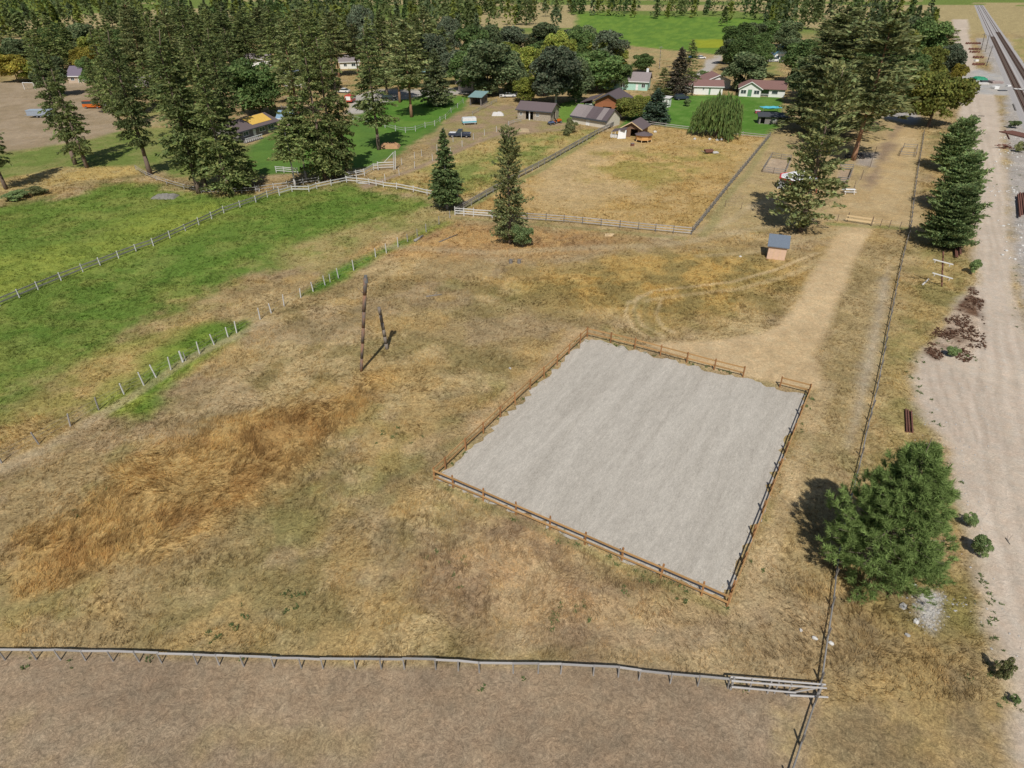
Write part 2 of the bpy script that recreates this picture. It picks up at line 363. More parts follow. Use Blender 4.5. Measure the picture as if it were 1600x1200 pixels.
# strokes: photo polyline, width m, colour, strength
ST = [
 ([(985,470),(980,490),(990,510),(1010,525),(1035,528)], 0.32, (0.50,0.385,0.225), 0.55), ([(1002,462),(996,486),(1006,508),(1040,524)], 0.32, (0.50,0.385,0.225), 0.55),
 ([(1026,470),(1020,492),(1035,512),(1052,520)], 0.3, (0.50,0.385,0.225), 0.55), ([(993,468),(988,488),(998,510),(1022,526)], 0.3, OLIVE, 0.8), ([(1010,465),(1005,490),(1020,518)], 0.5, OLIVE, 0.6),
 ([(985,472),(1020,455),(1080,448),(1150,440),(1220,420),(1280,395)], 0.4, (0.50,0.38,0.22), 0.6), ([(1020,470),(1080,460),(1160,452),(1230,432),(1290,400)], 0.6, STRAW, 0.55),
 ([(600,385),(760,395),(900,388),(1050,382),(1180,360),(1260,345)], 1.2, (0.40,0.32,0.2), 0.45),
 ([(1040,372),(1120,350),(1200,310)], 0.9, (0.42,0.33,0.2), 0.5),
 ([(760,1005),(900,990),(1080,1000),(1190,960)], 1.0, MAUVE, 0.4),
 ([(640,700),(760,640),(870,560),(900,520)], 1.2, (0.41,0.29,0.16), 0.55),
 ([(1160,960),(1200,850),(1240,730),(1290,600)], 0.9, (0.41,0.31,0.18), 0.6),
 ([(0,735),(160,645),(290,572),(400,507)], 0.9, (0.39,0.31,0.2), 0.55),
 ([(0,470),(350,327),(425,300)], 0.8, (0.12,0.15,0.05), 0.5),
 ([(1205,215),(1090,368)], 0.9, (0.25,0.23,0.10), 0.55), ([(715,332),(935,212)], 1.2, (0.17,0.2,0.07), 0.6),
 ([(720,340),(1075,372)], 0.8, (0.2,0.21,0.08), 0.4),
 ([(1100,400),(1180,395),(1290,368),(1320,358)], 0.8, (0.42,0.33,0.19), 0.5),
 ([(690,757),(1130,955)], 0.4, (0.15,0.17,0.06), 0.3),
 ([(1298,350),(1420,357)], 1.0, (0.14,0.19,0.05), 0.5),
]
for k in range(9):
    o = k * 5.5
    ST.append(([(1500 + o * 0.5, 130), (1508 + o * 1.05, 230), (1527 + o * 0.9, 330), (1532 + o, 420), (1530 + o * 1.5, 520), (1515 + o * 2.6, 620), (1540 + o * 3.2, 800), (1600 + o * 3.5, 1000), (1680 + o * 3, 1200)], 0.30, (0.39, 0.32, 0.26) if k % 2 else (0.57, 0.485, 0.41), 0.38))
for k in range(5):
    ST.append(([(1440 + k * 22, 560 + 8 * k), (1462 + k * 20, 620), (1500 + k * 14, 690)], 0.2, (0.38, 0.31, 0.25), 0.6))
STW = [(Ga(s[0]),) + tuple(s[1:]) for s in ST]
KINDS = ['ground', 'pasture', 'paddock', 'farmyard', 'lawn', 'farm_track', 'gravel_drive', 'dirt_road', 'mown_field', 'rail_yard']

def ground_at(x, y):
    """colour, relief, grass height and zone of the ground at world points"""
    n0 = fbm(x, y, 34, 4, 1); n1 = fbm(x, y, 11, 4, 2); n2 = fbm(x, y, 3.2, 4, 3); n3 = fbm(x, y, 1.1, 3, 4)
    col = np.empty(x.shape + (3,)); col[:] = TAN
    def mixin(c, a):
        col[:] = col * (1 - a[:, None]) + np.array(c) * a[:, None]
    mixin(OLIVE, 0.75 * sstep(0.48, 0.62, n0 * 0.55 + n1 * 0.45))
    mixin(STRAW, 0.75 * sstep(0.50, 0.66, n1 * 0.55 + n2 * 0.45))
    mixin(MAUVE, 0.4 * sstep(0.54, 0.66, fbm(x, y, 9, 4, 7)))
    mixin(GOLD, 0.8 * sstep(0.56, 0.70, fbm(x, y, 5.5, 4, 9)))
    mixin((0.20, 0.20, 0.06), 0.35 * sstep(0.62, 0.74, fbm(x, y, 7, 4, 11)))
    # open country far beyond the farm
    far = sstep(420, 520, y)
    fc = np.where((vnoise(x / 170, y / 120 + 4) > 0.5)[:, None], np.array((0.15, 0.2, 0.05)), np.array((0.36, 0.29, 0.15)))
    col[:] = col * (1 - far[:, None]) + fc * far[:, None]
    rel = np.ones(x.shape); gh = np.full(x.shape, 0.27) * (0.55 + 0.9 * n1); kind = np.zeros(x.shape, int)
    wx = (n1 - 0.5) * 2.2 + (n2 - 0.5) * 1.4 + (n3 - 0.5) * 0.6
    for nm, P, c1, c2, soft, wob, h, r in ZW:
        m = soft + wob * 2 + 1
        k = np.where((x > P[:, 0].min() - m) & (x < P[:, 0].max() + m) & (y > P[:, 1].min() - m) & (y < P[:, 1].max() + m))[0]
        if not len(k): continue
        d = sdf_poly(x[k], y[k], P) + wx[k] * wob
        a = 1 - sstep(-soft, soft, d)
        if c2 is None: c = np.broadcast_to(np.array(c1), (len(k), 3))
        else:
            t = sstep(0.42, 0.60, fbm(x[k], y[k], 5.0, 4, 20) * 0.5 + n2[k] * 0.35 + n3[k] * 0.15)[:, None]
            c = np.array(c1) * (1 - t) + np.array(c2) * t
        col[k] = col[k] * (1 - a[:, None]) + c * a[:, None]
        rel[k] = rel[k] * (1 - a) + r * a
        gh[k] = gh[k] * (1 - a) + h * (0.5 + n2[k]) * a
        kind[k[d < 0]] = KINDS.index(nm)
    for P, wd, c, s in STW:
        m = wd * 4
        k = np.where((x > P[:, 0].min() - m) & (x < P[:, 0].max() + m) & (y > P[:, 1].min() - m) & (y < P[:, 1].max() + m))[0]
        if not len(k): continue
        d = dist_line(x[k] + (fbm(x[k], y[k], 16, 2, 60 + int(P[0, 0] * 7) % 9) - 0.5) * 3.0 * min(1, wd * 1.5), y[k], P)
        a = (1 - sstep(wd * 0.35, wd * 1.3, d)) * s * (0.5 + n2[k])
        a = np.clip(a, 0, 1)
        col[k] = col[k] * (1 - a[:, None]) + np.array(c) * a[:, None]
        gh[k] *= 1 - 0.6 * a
    col *= (0.86 + 0.28 * n2)[:, None]
    return np.clip(col, 0.02, 0.7), rel, gh, kind

def make_ground():
    na, nr = 560, 640
    ang = np.linspace(-math.radians(52), math.radians(52), na)
    # rings close together near the camera and wider apart with distance, out to the horizon
    v = np.linspace(0, 1, nr)
    dep = math.radians(72) * (1 - v) ** 1.15 + math.radians(0.75)
    rad = CAMH / np.tan(dep)
    rad = np.concatenate([rad, [4200.0]])
    A, R = np.meshgrid(ang, rad)
    x = ((R + 42) * np.tan(A) * 0.86).ravel(); y = R.ravel()
    col, rel, gh, kind = ground_at(x, y)
    nR = len(rad)
    z = ((fbm(x, y, 2.5, 3, 5) - 0.5) * 0.10 * sstep(0.5, 0.9, rel))
    co = np.stack([x, y, z], 1)
    i = np.arange((nR - 1) * (na - 1)); r, c = i // (na - 1), i % (na - 1)
    q = np.stack([r * na + c, r * na + c + 1, (r + 1) * na + c + 1, (r + 1) * na + c], 1)
    fk = kind[q[:, 0]]
    gm = ground_mat()
    for ki, nm in enumerate(KINDS):
        f = q[fk == ki]
        if not len(f): continue
        used, inv = np.unique(f.ravel(), return_inverse=True)
        me = bpy.data.meshes.new(nm)
        me.vertices.add(len(used)); me.vertices.foreach_set('co', co[used].astype(np.float32).ravel())
        me.loops.add(len(inv)); me.loops.foreach_set('vertex_index', inv.astype(np.int32))
        me.polygons.add(len(f)); me.polygons.foreach_set('loop_start', np.arange(0, len(inv), 4, dtype=np.int32))
        a = me.attributes.new('Col', 'FLOAT_COLOR', 'POINT')
        cc = np.ones((len(used), 4), np.float32); cc[:, :3] = col[used]; cc[:, 3] = np.clip(rel[used], 0, 1)
        a.data.foreach_set('color', cc.ravel())
        me.update(calc_edges=True)
        me.polygons.foreach_set('use_smooth', [True] * len(f))
        me.materials.append(gm)
        o = put(nm, me); o['kind'] = 'structure'
make_ground()

# arena sand: its own sheet just above the ground, raked in lines along its length
def make_arena():
    P = [G(*p) for p in ARENA_PX]
    cx = sum((p for p in P), Vector()) / 4
    P = [cx + (p - cx) * 0.985 for p in P]
    n = 48; vs = []; fs = []
    for j in range(n + 1):
        for i in range(n + 1):
            s, t = i / n, j / n
            p = (P[0] * (1 - s) + P[1] * s) * (1 - t) + (P[3] * (1 - s) + P[2] * s) * t
            e = min(s, 1 - s, t, 1 - t)
            if e < 1e-6:
                p = p + (cx - p).normalized() * random.uniform(-0.40, 0.55)
            vs.append((p.x, p.y, 0.07 if e > 1e-6 else 0.055))
    for j in range(n):
        for i in range(n):
            a = j * (n + 1) + i; fs.append((a, a + 1, a + n + 2, a + n + 1))
    me = bpy.data.meshes.new('arena_sand'); me.from_pydata(vs, [], fs)
    me.polygons.foreach_set('use_smooth', [True] * len(fs))
    m, nn, b = new_mat('arena_sand')
    geo = nn.nodes.new('ShaderNodeNewGeometry')
    d = (P[2] - P[1]); ang = math.atan2(d.y, d.x)
    mp = nn.nodes.new('ShaderNodeMapping'); mp.vector_type = 'POINT'
    mp.inputs['Rotation'].default_value = (0, 0, -ang)
    nn.links.new(geo.outputs['Position'], mp.inputs[0])
    def noise(scale, st, det=5, dist=0.0):
        mq = nn.nodes.new('ShaderNodeMapping'); mq.inputs['Scale'].default_value = st
        nn.links.new(mp.outputs[0], mq.inputs[0])
        z = nn.nodes.new('ShaderNodeTexNoise'); z.inputs['Scale'].default_value = scale; z.inputs['Detail'].default_value = det
        z.inputs['Roughness'].default_value = 0.65; z.inputs['Distortion'].default_value = dist
        nn.links.new(mq.outputs[0], z.inputs['Vector']); return z.outputs[0]
    def mrange(s, lo, hi, a=0.3, bb=0.7):
        r = nn.nodes.new('ShaderNodeMapRange'); r.inputs[1].default_value = a; r.inputs[2].default_value = bb
        r.inputs[3].default_value = lo; r.inputs[4].default_value = hi; nn.links.new(s, r.inputs[0]); return r.outputs[0]
    n1 = noise(0.7, (0.10, 1, 1), 6, 0.5); n2 = noise(2.4, (0.30, 1, 1), 7, 0.4); n3 = noise(9, (0.35, 1, 1), 5, 0.5); n4 = noise(22, (1, 1, 1), 4)
    cr = nn.nodes.new('ShaderNodeValToRGB')
    cr.color_ramp.elements[0].position = 0.34; cr.color_ramp.elements[0].color = (0.40, 0.366, 0.312, 1)
    cr.color_ramp.elements[1].position = 0.62; cr.color_ramp.elements[1].color = (0.47, 0.434, 0.374, 1)
    nn.links.new(n1, cr.inputs[0])
    p = None
    for s, lo, hi in ((n2, 0.90, 1.09), (n3, 0.84, 1.13), (n4, 0.72, 1.26)):
        q = mrange(s, lo, hi)
        if p is None: p = q
        else:
            mu = nn.nodes.new('ShaderNodeMath'); mu.operation = 'MULTIPLY'
            nn.links.new(p, mu.inputs[0]); nn.links.new(q, mu.inputs[1]); p = mu.outputs[0]
    vm = nn.nodes.new('ShaderNodeVectorMath'); vm.operation = 'SCALE'
    nn.links.new(cr.outputs[0], vm.inputs[0]); nn.links.new(p, vm.inputs['Scale'])
    nn.links.new(vm.outputs[0], b.inputs['Base Color'])
    b.inputs['Roughness'].default_value = 1; b.inputs['Specular IOR Level'].default_value = 0.05
    bp = nn.nodes.new('ShaderNodeBump'); bp.inputs['Strength'].default_value = 0.35; bp.inputs['Distance'].default_value = 0.03
    nn.links.new(n3, bp.inputs['Height']); nn.links.new(bp.outputs[0], b.inputs['Normal'])
    me.materials.append(m)
    put('arena_sand', me)['kind'] = 'structure'
make_arena()

# ------------------------------------------------------------------ grass as stuff
ARENA_W = Ga(ARENA_PX)
def make_grass():
    pts = []
    for y0, y1, dens in ((20, 48, 20), (48, 80, 12), (80, 130, 5.5), (130, 210, 2.0), (210, 330, 0.6)):
        n = int((y1 - y0) * 2 * 1.0 * (y1 + 8) * 0.95 * dens)
        yy = y0 + (y1 - y0) * RNG.random(n); xx = (RNG.random(n) * 2 - 1) * (y1 + 8) * 0.95
        k = np.abs(xx) < yy * 0.93 + 9
        pts.append(np.stack([xx[k], yy[k]], 1))
    p = np.concatenate(pts)
    x, y = p[:, 0], p[:, 1]
    col, rel, gh, kind = ground_at(x, y)
    cl = fbm(x, y, 2.4, 3, 30)
    keep = (gh > 0.07) & (RNG.random(len(x)) < np.clip(gh * 3.2, 0.1, 1)) & (sdf_poly(x, y, ARENA_W) + 0.9 * np.abs(RNG.normal(0, 0.35, len(x))) * (cl > 0.5) > 0.10) & (cl + RNG.random(len(x)) * 0.35 > 0.52)
    keep &= ~np.isin(kind, [KINDS.index(k) for k in ('dirt_road', 'gravel_drive')])
    x, y, col, gh, kind = x[keep], y[keep], col[keep], gh[keep], kind[keep]
    n = len(x)
    nb = 6
    far = np.clip(y / 90, 0.7, 2.6)
    B = []; CC = []; KK = []
    lean_dir = fbm(x, y, 5, 3, 40) * 12.0
    clv = 0.72 + 0.85 * sstep(0.36, 0.66, fbm(x, y, 1.3, 3, 33) * 0.65 + RNG.random(n) * 0.35)
    for b in range(nb):
        a = RNG.random(n) * 6.283
        h = gh * (0.35 + 0.75 * RNG.random(n))
        wd = (0.016 + 0.022 * RNG.random(n)) * far
        sp = 0.22 * far * RNG.random(n)
        bx = x + np.cos(a) * sp; by = y + np.sin(a) * sp
        la = lean_dir + RNG.normal(0, 0.9, n)
        lx, ly = np.cos(la) * h * 1.1, np.sin(la) * h * 1.1
        ux, uy = -np.sin(a) * wd, np.cos(a) * wd
        V = np.empty((n, 3, 3))
        V[:, 0] = np.stack([bx - ux, by - uy, np.full(n, -0.05)], 1)
        V[:, 1] = np.stack([bx + ux, by + uy, np.full(n, -0.05)], 1)
        V[:, 2] = np.stack([bx + lx, by + ly, h], 1)
        c = col * ((0.75 + 0.55 * RNG.random(n)) * clv)[:, None] * np.array((1.06, 1.03, 0.95))
        B.append(V); CC.append(c); KK.append(kind)
    B = np.concatenate(B); CC = np.clip(np.concatenate(CC), 0.02, 0.75)
    green = CC[:, 1] > CC[:, 0] * 1.02
    gm = leaf_mat('grass_blades', 0.45, var=0.0)
    o = put('dry_grass', np_mesh('dry_grass', B[~green], 3, CC[~green], gm))
    tag(o, 'dry straw coloured grass tufts covering the meadow', 'dry grass', kind='stuff')
    o = put('green_grass', np_mesh('green_grass', B[green], 3, CC[green], gm))
    tag(o, 'lush green grass growing in the left pasture and yards', 'green grass', kind='stuff')
    # small green weeds: around the arena edge and scattered in the meadow
    w = []
    def along(px, n, sp):
        P = Ga(px)
        for _ in range(n):
            i = random.randrange(len(P) - 1); t = random.random()
            q = P[i] * (1 - t) + P[i + 1] * t
            w.append((q[0] + random.gauss(0, sp), q[1] + random.gauss(0, sp)))
    along([(690, 757), (1130, 953)], 22, 0.3); along([(1145, 945), (1268, 620)], 16, 0.4); along([(920, 532), (1150, 585)], 22, 0.25)
    along([(700, 730), (905, 535)], 26, 0.25); along([(1440, 560), (1430, 600), (1480, 700), (1540, 900), (1560, 1050), (1575, 1110)], 50, 0.6)
    along([(1590, 250), (1600, 520)], 30, 1.5); along([(0, 1030), (1270, 1085)], 10, 0.4)
    for px, py, k, sp in ((460, 930, 7, 0.6), (370, 970, 6, 0.4), (330, 995, 5, 0.3), (895, 960, 8, 0.7), (860, 965, 6, 0.5), (990, 905, 10, 0.7), (1060, 930, 6, 0.4), (700, 880, 8, 1.2), (1490, 545, 14, 0.9), (140, 800, 6, 1), (620, 690, 8, 1.2), (1520, 560, 6, 0.5)):
        q = G(px, py)
        for _ in range(k): w.append((q.x + random.gauss(0, sp), q.y + random.gauss(0, sp)))
    V = []; CW = []
    for (a, b) in w:
        s = random.uniform(0.10, 0.22)
        for _ in range(14):
            t = random.random() * 6.283; e = random.uniform(0.2, 1.2); L = s * random.uniform(0.6, 1.2)
            d = np.array((math.cos(t) * math.cos(e), math.sin(t) * math.cos(e), math.sin(e))); sd = np.array((-math.sin(t), math.cos(t), 0)) * L * 0.25
            o0 = np.array((a, b, 0.02)) + np.array((random.gauss(0, s * 0.5), random.gauss(0, s * 0.5), 0))
            V.append((o0 - sd, o0 + sd, o0 + d * L)); g = random.uniform(0.75, 1.25)
            CW.append((0.15 * g, 0.20 * g, 0.075 * g))
    o = put('weeds', np_mesh('weeds', np.array(V), 3, np.array(CW), gm))
    tag(o, 'small green weeds along the arena fence and road edge', 'weeds', kind='stuff')
make_grass()
def dried_weeds():
    rng = np.random.default_rng(12)
    P = Ga([(1448,552),(1462,520),(1488,490),(1512,470),(1518,446),(1532,466),(1536,545),(1505,566),(1484,548),(1465,560)])
    x = rng.uniform(P[:, 0].min(), P[:, 0].max(), 9000); y = rng.uniform(P[:, 1].min(), P[:, 1].max(), 9000)
    k = (sdf_poly(x, y, P) < 0.3) & (fbm(x, y, 1.6, 4, 71) + 0.25 * fbm(x, y, 0.5, 2, 72) > 0.575)
    x, y = x[k], y[k]; V = []; c = []
    for a, b in zip(x, y):
        s = rng.uniform(0.10, 0.24)
        for _ in range(7):
            t = rng.random() * 6.283; e = rng.uniform(0.1, 1.1); L = s * rng.uniform(0.6, 1.2)
            d = np.array((math.cos(t) * math.cos(e), math.sin(t) * math.cos(e), math.sin(e))); sd = np.array((-math.sin(t), math.cos(t), 0)) * L * 0.3
            o0 = np.array((a, b, 0.01)); V.append((o0 - sd, o0 + sd, o0 + d * L)); g = rng.uniform(0.7, 1.3)
            c.append((0.13 * g, 0.068 * g, 0.042 * g))
    o = put('dried_weeds', np_mesh('dried_weeds', np.array(V), 3, np.array(c), leaf_mat('dried_weed_leaves', 0.2, var=0)))
    tag(o, 'dark reddish brown dried weeds spread over the pale road edge', 'dried weeds', kind='stuff')
dried_weeds()

# ------------------------------------------------------------------ fences
M_POST = mat('weathered_post', (0.30, 0.285, 0.27), 0.9, 0.3, 6, 0.3)
M_RAIL = mat('weathered_rail', (0.37, 0.355, 0.34), 0.9, 0.35, 5, 0.3, stretch=(1, 6, 6))
M_WHITE = mat('whitewashed_wood', (0.56, 0.555, 0.535), 0.8, 0.15, 5)
M_ORANGE = mat('fresh_stained_rail', (0.42, 0.25, 0.105), 0.8, 0.22, 3, 0.2, stretch=(1, 7, 7))
M_OPOST = mat('fresh_stained_post', (0.31, 0.155, 0.065), 0.85, 0.25, 5, 0.2)
M_GRYR = mat('old_grey_rail', (0.235, 0.225, 0.21), 0.95, 0.3, 3, 0.3, stretch=(1, 6, 6))
M_DARKP = mat('dark_old_post', (0.16, 0.145, 0.13), 0.95, 0.3, 5)
M_PALE = mat('pale_new_lumber', (0.66, 0.50, 0.29), 0.8, 0.15, 4, stretch=(1, 6, 6))
M_WIRE = mat('fence_wire', (0.35, 0.34, 0.33), 0.6, 0.1, 4, metal=0.4)
M_BROWNP = mat('brown_pen_rail', (0.16, 0.115, 0.085), 0.9, 0.25, 4)
UNIT = {}
def unit(shape, m):
    k = (shape, m.name)
    if k not in UNIT:
        b = MB()
        if shape == 'round': b.tube((0, 0, 0), (0, 0, 1), 0.5, 0.42, 7)
        elif shape == 'square': b.box(-0.5, 0.5, -0.5, 0.5, 0, 1)
        elif shape == 'rail': b.box(0, 1, -0.5, 0.5, -0.5, 0.5)
        elif shape == 'pole': b.tube((0, 0, 0), (1, 0, 0), 0.5, 0.4, 7)
        UNIT[k] = b.mesh(shape, m, 0.04 if shape == 'square' else 0)
    return UNIT[k]
def post(parent, p, h, d, m, shape='round', tilt=0.02, name='post'):
    put(name, unit(shape, m), parent, (p.x, p.y, -0.1), (random.gauss(0, tilt), random.gauss(0, tilt), random.uniform(0, 3)), (d, d, h + 0.1))
def rail(parent, p, q, wd, ht, m, shape='rail', name='rail'):
    d = q - p
    put(name, unit(shape, m), parent, p, (0, -math.atan2(d.z, math.hypot(d.x, d.y)), math.atan2(d.y, d.x)), (d.length, wd, ht))
def resample(P, step):
    out = [P[0]]; 
    for a, b in zip(P, P[1:]):
        n = max(1, round((b - a).length / step))
        out += [a.lerp(b, (i + 1) / n) for i in range(n)]
    return out
def fence(label, px, step=None, rails=(0.5, 1.05), ph=1.2, pd=0.13, rw=0.05, rh=0.13, mp=M_POST, mr=M_RAIL, name='rail_fence', cat='fence', group=None,
          ps='round', rs='rail', gaps=(), wire=False, jit=0.03, side=0.0, skip=()):
    P = [G(*p) for p in px]
    if step: P = resample(P, step)
    t = thing(name, label, cat, P[0], 0, group)
    o = P[0]
    L = [p - o for p in P]
    for i, p in enumerate(L):
        if i in skip: continue
        post(t, p, ph * random.uniform(0.94, 1.06), pd * random.uniform(0.9, 1.1), mp, ps)
    for i in range(len(L) - 1):
        if i in gaps: continue
        a, b = L[i], L[i + 1]
        d = (b - a).normalized(); nrm = Vector((-d.y, d.x, 0)) * side
        for k, h in enumerate(rails):
            j0, j1 = random.uniform(-jit, jit), random.uniform(-jit, jit)
            zz = Vector((0, 0, h))
            p0 = a + zz + nrm + Vector((0, 0, j0)) - d * 0.06; p1 = b + zz + nrm + Vector((0, 0, j1)) + d * (0.06 if i % 2 else 0.02)
            if wire: rail(t, p0, p1, 0.012, 0.012, M_WIRE, 'rail', 'wire')
            else: rail(t, p0, p1, rw, rh, mr, rs)
    return t

zl = lambda pts, x0, y0, s: [(x0 + a / s, y0 + b / s) for a, b in pts]
# arena fence: posts where the photograph has them
A = lambda pts: zl(pts, 650, 480, 2.449)
arena_t = thing('arena_fence', 'two rail stained timber fence around the grey sand arena', 'fence', G(678.6, 749.5))
def arena_side(pts, gap=None):
    P = [G(*p) - arena_t.location for p in A(pts)]
    d0 = (P[-1] - P[0]).normalized(); nrm = Vector((d0.y, -d0.x, 0)) * 0.09
    for i, p in enumerate(P[:-1]):
        post(arena_t, p, 1.32 * random.uniform(0.97, 1.04), 0.125, M_OPOST, 'square')
    for i in range(len(P) - 1):
        if gap == i: continue
        for h in (0.5, 1.08):
            z = Vector((0, 0, h))
            rail(arena_t, P[i] + nrm + z + Vector((0, 0, random.uniform(-.02, .02))), P[i + 1] + nrm + z + Vector((0, 0, random.uniform(-.02, .02))), 0.06, 0.15, M_ORANGE)
arena_side([(70,660),(142,690),(258,740),(382,794),(512,850),(646,908),(786,970),(936,1034),(1092,1102),(1190,1145)])
arena_side([(1190,1145),(1207,1095),(1250,985),(1290,880),(1325,790),(1357,706),(1387,628),(1414,558),(1440,490),(1468,418),(1500,335)])
arena_side([(1500,335),(1392,306),(1250,268),(1140,240),(1035,212),(934,185),(836,158),(744,136),(655,115)], 1)
arena_side([(655,115),(628,140),(585,180),(540,222),(490,268),(437,316),(380,370),(322,422),(258,484),(190,547),(114,620),(70,660)])

# grey rail fence along the bottom of the meadow
bx = [(-96,1028),(-45,1030),(8,1031),(57,1031),(95,1031),(134,1032),(177,1033),(218,1034),(253,1036),(308,1038),(343,1039),(381,1041),(428,1043),(471,1044),(505,1045),(556,1045),(596,1045),(632,1045),(681,1046),(716,1048),(749,1051),(802,1052),(841,1052),(876,1053),(927,1056),(966,1058),(998,1063),(1047,1068),(1090,1072),(1137,1076)]
fence('long weathered grey fence with one heavy top rail crossing above the mown field', bx, None, (0.92,), 1.0, 0.10, 0.09, 0.10, M_POST, M_RAIL, side=0.05, jit=0.05)
t = thing('fence_brace_section', 'braced grey timber fence end with doubled rails meeting the boundary fence', 'fence', G(1141, 1077))
E5 = [G(*p) - t.location for p in ((1141,1077),(1170,1080),(1199,1083),(1229,1086),(1277,1089))]
for i, p in enumerate(E5):
    post(t, p, 1.15, 0.15 if i in (0, 4) else 0.11, M_POST)
    if i in (2,): post(t, p + Vector((0.4, 0, 0)), 1.1, 0.1, M_POST)
for a, b, h, dy in ((0, 4, 1.05, 0.12), (0, 2, 1.0, -0.08), (2, 4, 0.98, -0.05), (0, 3, 0.72, -0.28), (3, 4, 0.70, -0.42)):
    rail(t, E5[a] + Vector((-0.15, dy, h)), E5[b] + Vector((0.25, dy, h)), 0.13, 0.12, M_RAIL, 'pole')
rail(t, E5[3] + Vector((0, 0, 0.15)), E5[4] + Vector((0, 0, 1.0)), 0.1, 0.1, M_RAIL, 'pole', 'brace')
# right boundary fence
bp = [(1230,1225),(1250,1165),(1270,1105),(1281,1068),(1291,1000),(1299,950),(1304,905),(1311,860),(1320,815),(1330,775),(1345,715),(1352,680),(1362,640),(1371,600),(1380,555),(1385,525),(1393,485),(1399,455),(1404,430),(1411,398),(1416,380),(1421,361),(1424,340),(1427,312),(1430,290),(1433,268),(1436,250),(1440,228),(1443,208)]
fence('old grey pole boundary fence running from the bottom edge up beside the big pine', bp, 2.7, (0.42,), 1.1, 0.13, 0.11, 0.10, M_DARKP, M_GRYR, rs='pole', jit=0.06)
# left pasture fences
fence('two rail grey fence with white posts slanting across the green pasture', [(-260,590),(-130,532),(-60,502),(0,478),(60,453),(130,425),(157,415),(213,393),(240,384),(290,361),(350,333),(400,316),(418,308),(436,302)], 3.0, (0.45, 0.95), 1.2, 0.17, 0.06, 0.15, M_WHITE, M_GRYR)
w5 = [(3,724),(61,694),(110,666),(154.5,640.5),(194,616),(225,602),(244,589.5),(267,577.6),(286,566),(312,553),(335,539),(356.5,527),(370,520.7),(406.6,499.4),(424,489.5),(444,479),(470,465),(489.4,455.5),(508,445.6),(529,434.7),(553,423),(587,402),(604,396),(622,386),(637,378),(652,370),(666,363),(686,351),(703,341)]
wf = thing('wire_fence', 'wire fence on white and grey posts between the green pasture and dry meadow', 'fence', G(*w5[0]))
W5 = [G(*p) - wf.location for p in w5]
for i, p in enumerate(W5):
    post(wf, p, 1.45 * random.uniform(0.85, 1.1), 0.15 if i != 8 else 0.22, M_WHITE if 4 <= i <= 23 else M_POST, tilt=0.05)
post(wf, G(290.5, 564) - wf.location, 1.1, 0.1, M_POST); post(wf, G(516, 441) - wf.location, 1.2, 0.1, M_WHITE)
for a, b in zip(W5, W5[1:]):
    for h in (0.4, 0.8, 1.15): rail(wf, a + Vector((0, 0, h)), b + Vector((0, 0, h)), 0.012, 0.012, M_WIRE, 'rail', 'wire')
fence('curving old pole fence under the tall conifers at the head of the pasture', [(213,266),(228,275),(245,283),(261,288),(288,296),(315,302),(330,304),(350,303),(378,302),(404,300)], None, (0.5, 0.95), 1.05, 0.13, 0.11, 0.1, M_POST, M_RAIL, rs='pole')
zz5 = lambda pts: zl(pts, 400, 230, 5)
fence('white rail fence along the top of the pasture ending near the dark spruce', zz5([(185,378),(283,347),(415,347),(477,327),(588,302),(710,277),(790,282),(885,292),(940,302),(997,316),(1100,327),(1230,352),(1338,377),(1430,395),(1575,425)]), None, (0.5, 1.0), 1.3, 0.17, 0.06, 0.15, M_WHITE, M_WHITE)
fence('grey and white rail fence behind the pale slim conifer trunks', zz5([(0,345),(30,347),(140,330),(250,318),(370,292),(493,277)]), None, (0.5, 1.0), 1.25, 0.15, 0.06, 0.13, M_WHITE, M_RAIL)
fence('white rail corral fence below the tall gate frame', zz5([(700,250),(785,238),(850,225),(920,182),(955,180)]), None, (0.5, 1.0, 1.3), 1.5, 0.17, 0.06, 0.13, M_WHITE, M_WHITE)
t = thing('gate_frame', 'tall white gate post with diagonal brace and rails by the corral', 'gate', G(591, 265.6))
g1 = G(617.6, 264.4) - t.location; g2 = G(615.6, 265.5) - t.location
post(t, Vector((0, 0, 0)), 1.7, 0.25, M_WHITE); post(t, g1, 3.7, 0.24, M_WHITE); post(t, g2, 3.6, 0.18, M_WHITE)
for h in (0.5, 1.0, 1.5): rail(t, Vector((0, 0, h)), g1 + Vector((0, 0, h)), 0.06, 0.14, M_WHITE)
rail(t, g1.lerp(Vector((0, 0, 0)), 0.62) + Vector((0, 0, 1.5)), g1 + Vector((0, 0, 3.5)), 0.07, 0.1, M_WHITE, 'rail', 'brace')
fence('short white three rail fence left of the pale slim trunks', zz5([(160,197),(220,200),(285,205),(330,210)]), None, (0.4, 0.8, 1.15), 1.3, 0.17, 0.06, 0.12, M_WHITE, M_WHITE)
fence('thin wire fence beside the brown lane leading up to the pickup', [(602,284),(624,274),(648,263),(676,251),(704,240),(722,229),(740,218),(757,212),(776,206),(795,198)], None, (0.5, 0.9, 1.2), 1.45, 0.14, mp=M_WHITE, wire=True, name='wire_fence')
fence('second thin wire fence along the upper side of the brown lane', [(628,258),(648,248),(659,244),(683,236),(696,228),(708,222),(721,216)], None, (0.5, 0.9, 1.2), 1.5, 0.13, mp=M_WHITE, wire=True, name='wire_fence')
fence('white post and rail fence curving along the bright green lawn', zl([(95,980),(300,1035),(495,1077),(625,1117),(750,1137),(875,1122),(995,1077),(1115,1055),(1180,1005),(1250,970),(1320,890),(1400,830),(1470,770)], 540, 65, 8), None, (0.6, 1.1), 1.4, 0.16, 0.04, 0.09, M_WHITE, M_RAIL)
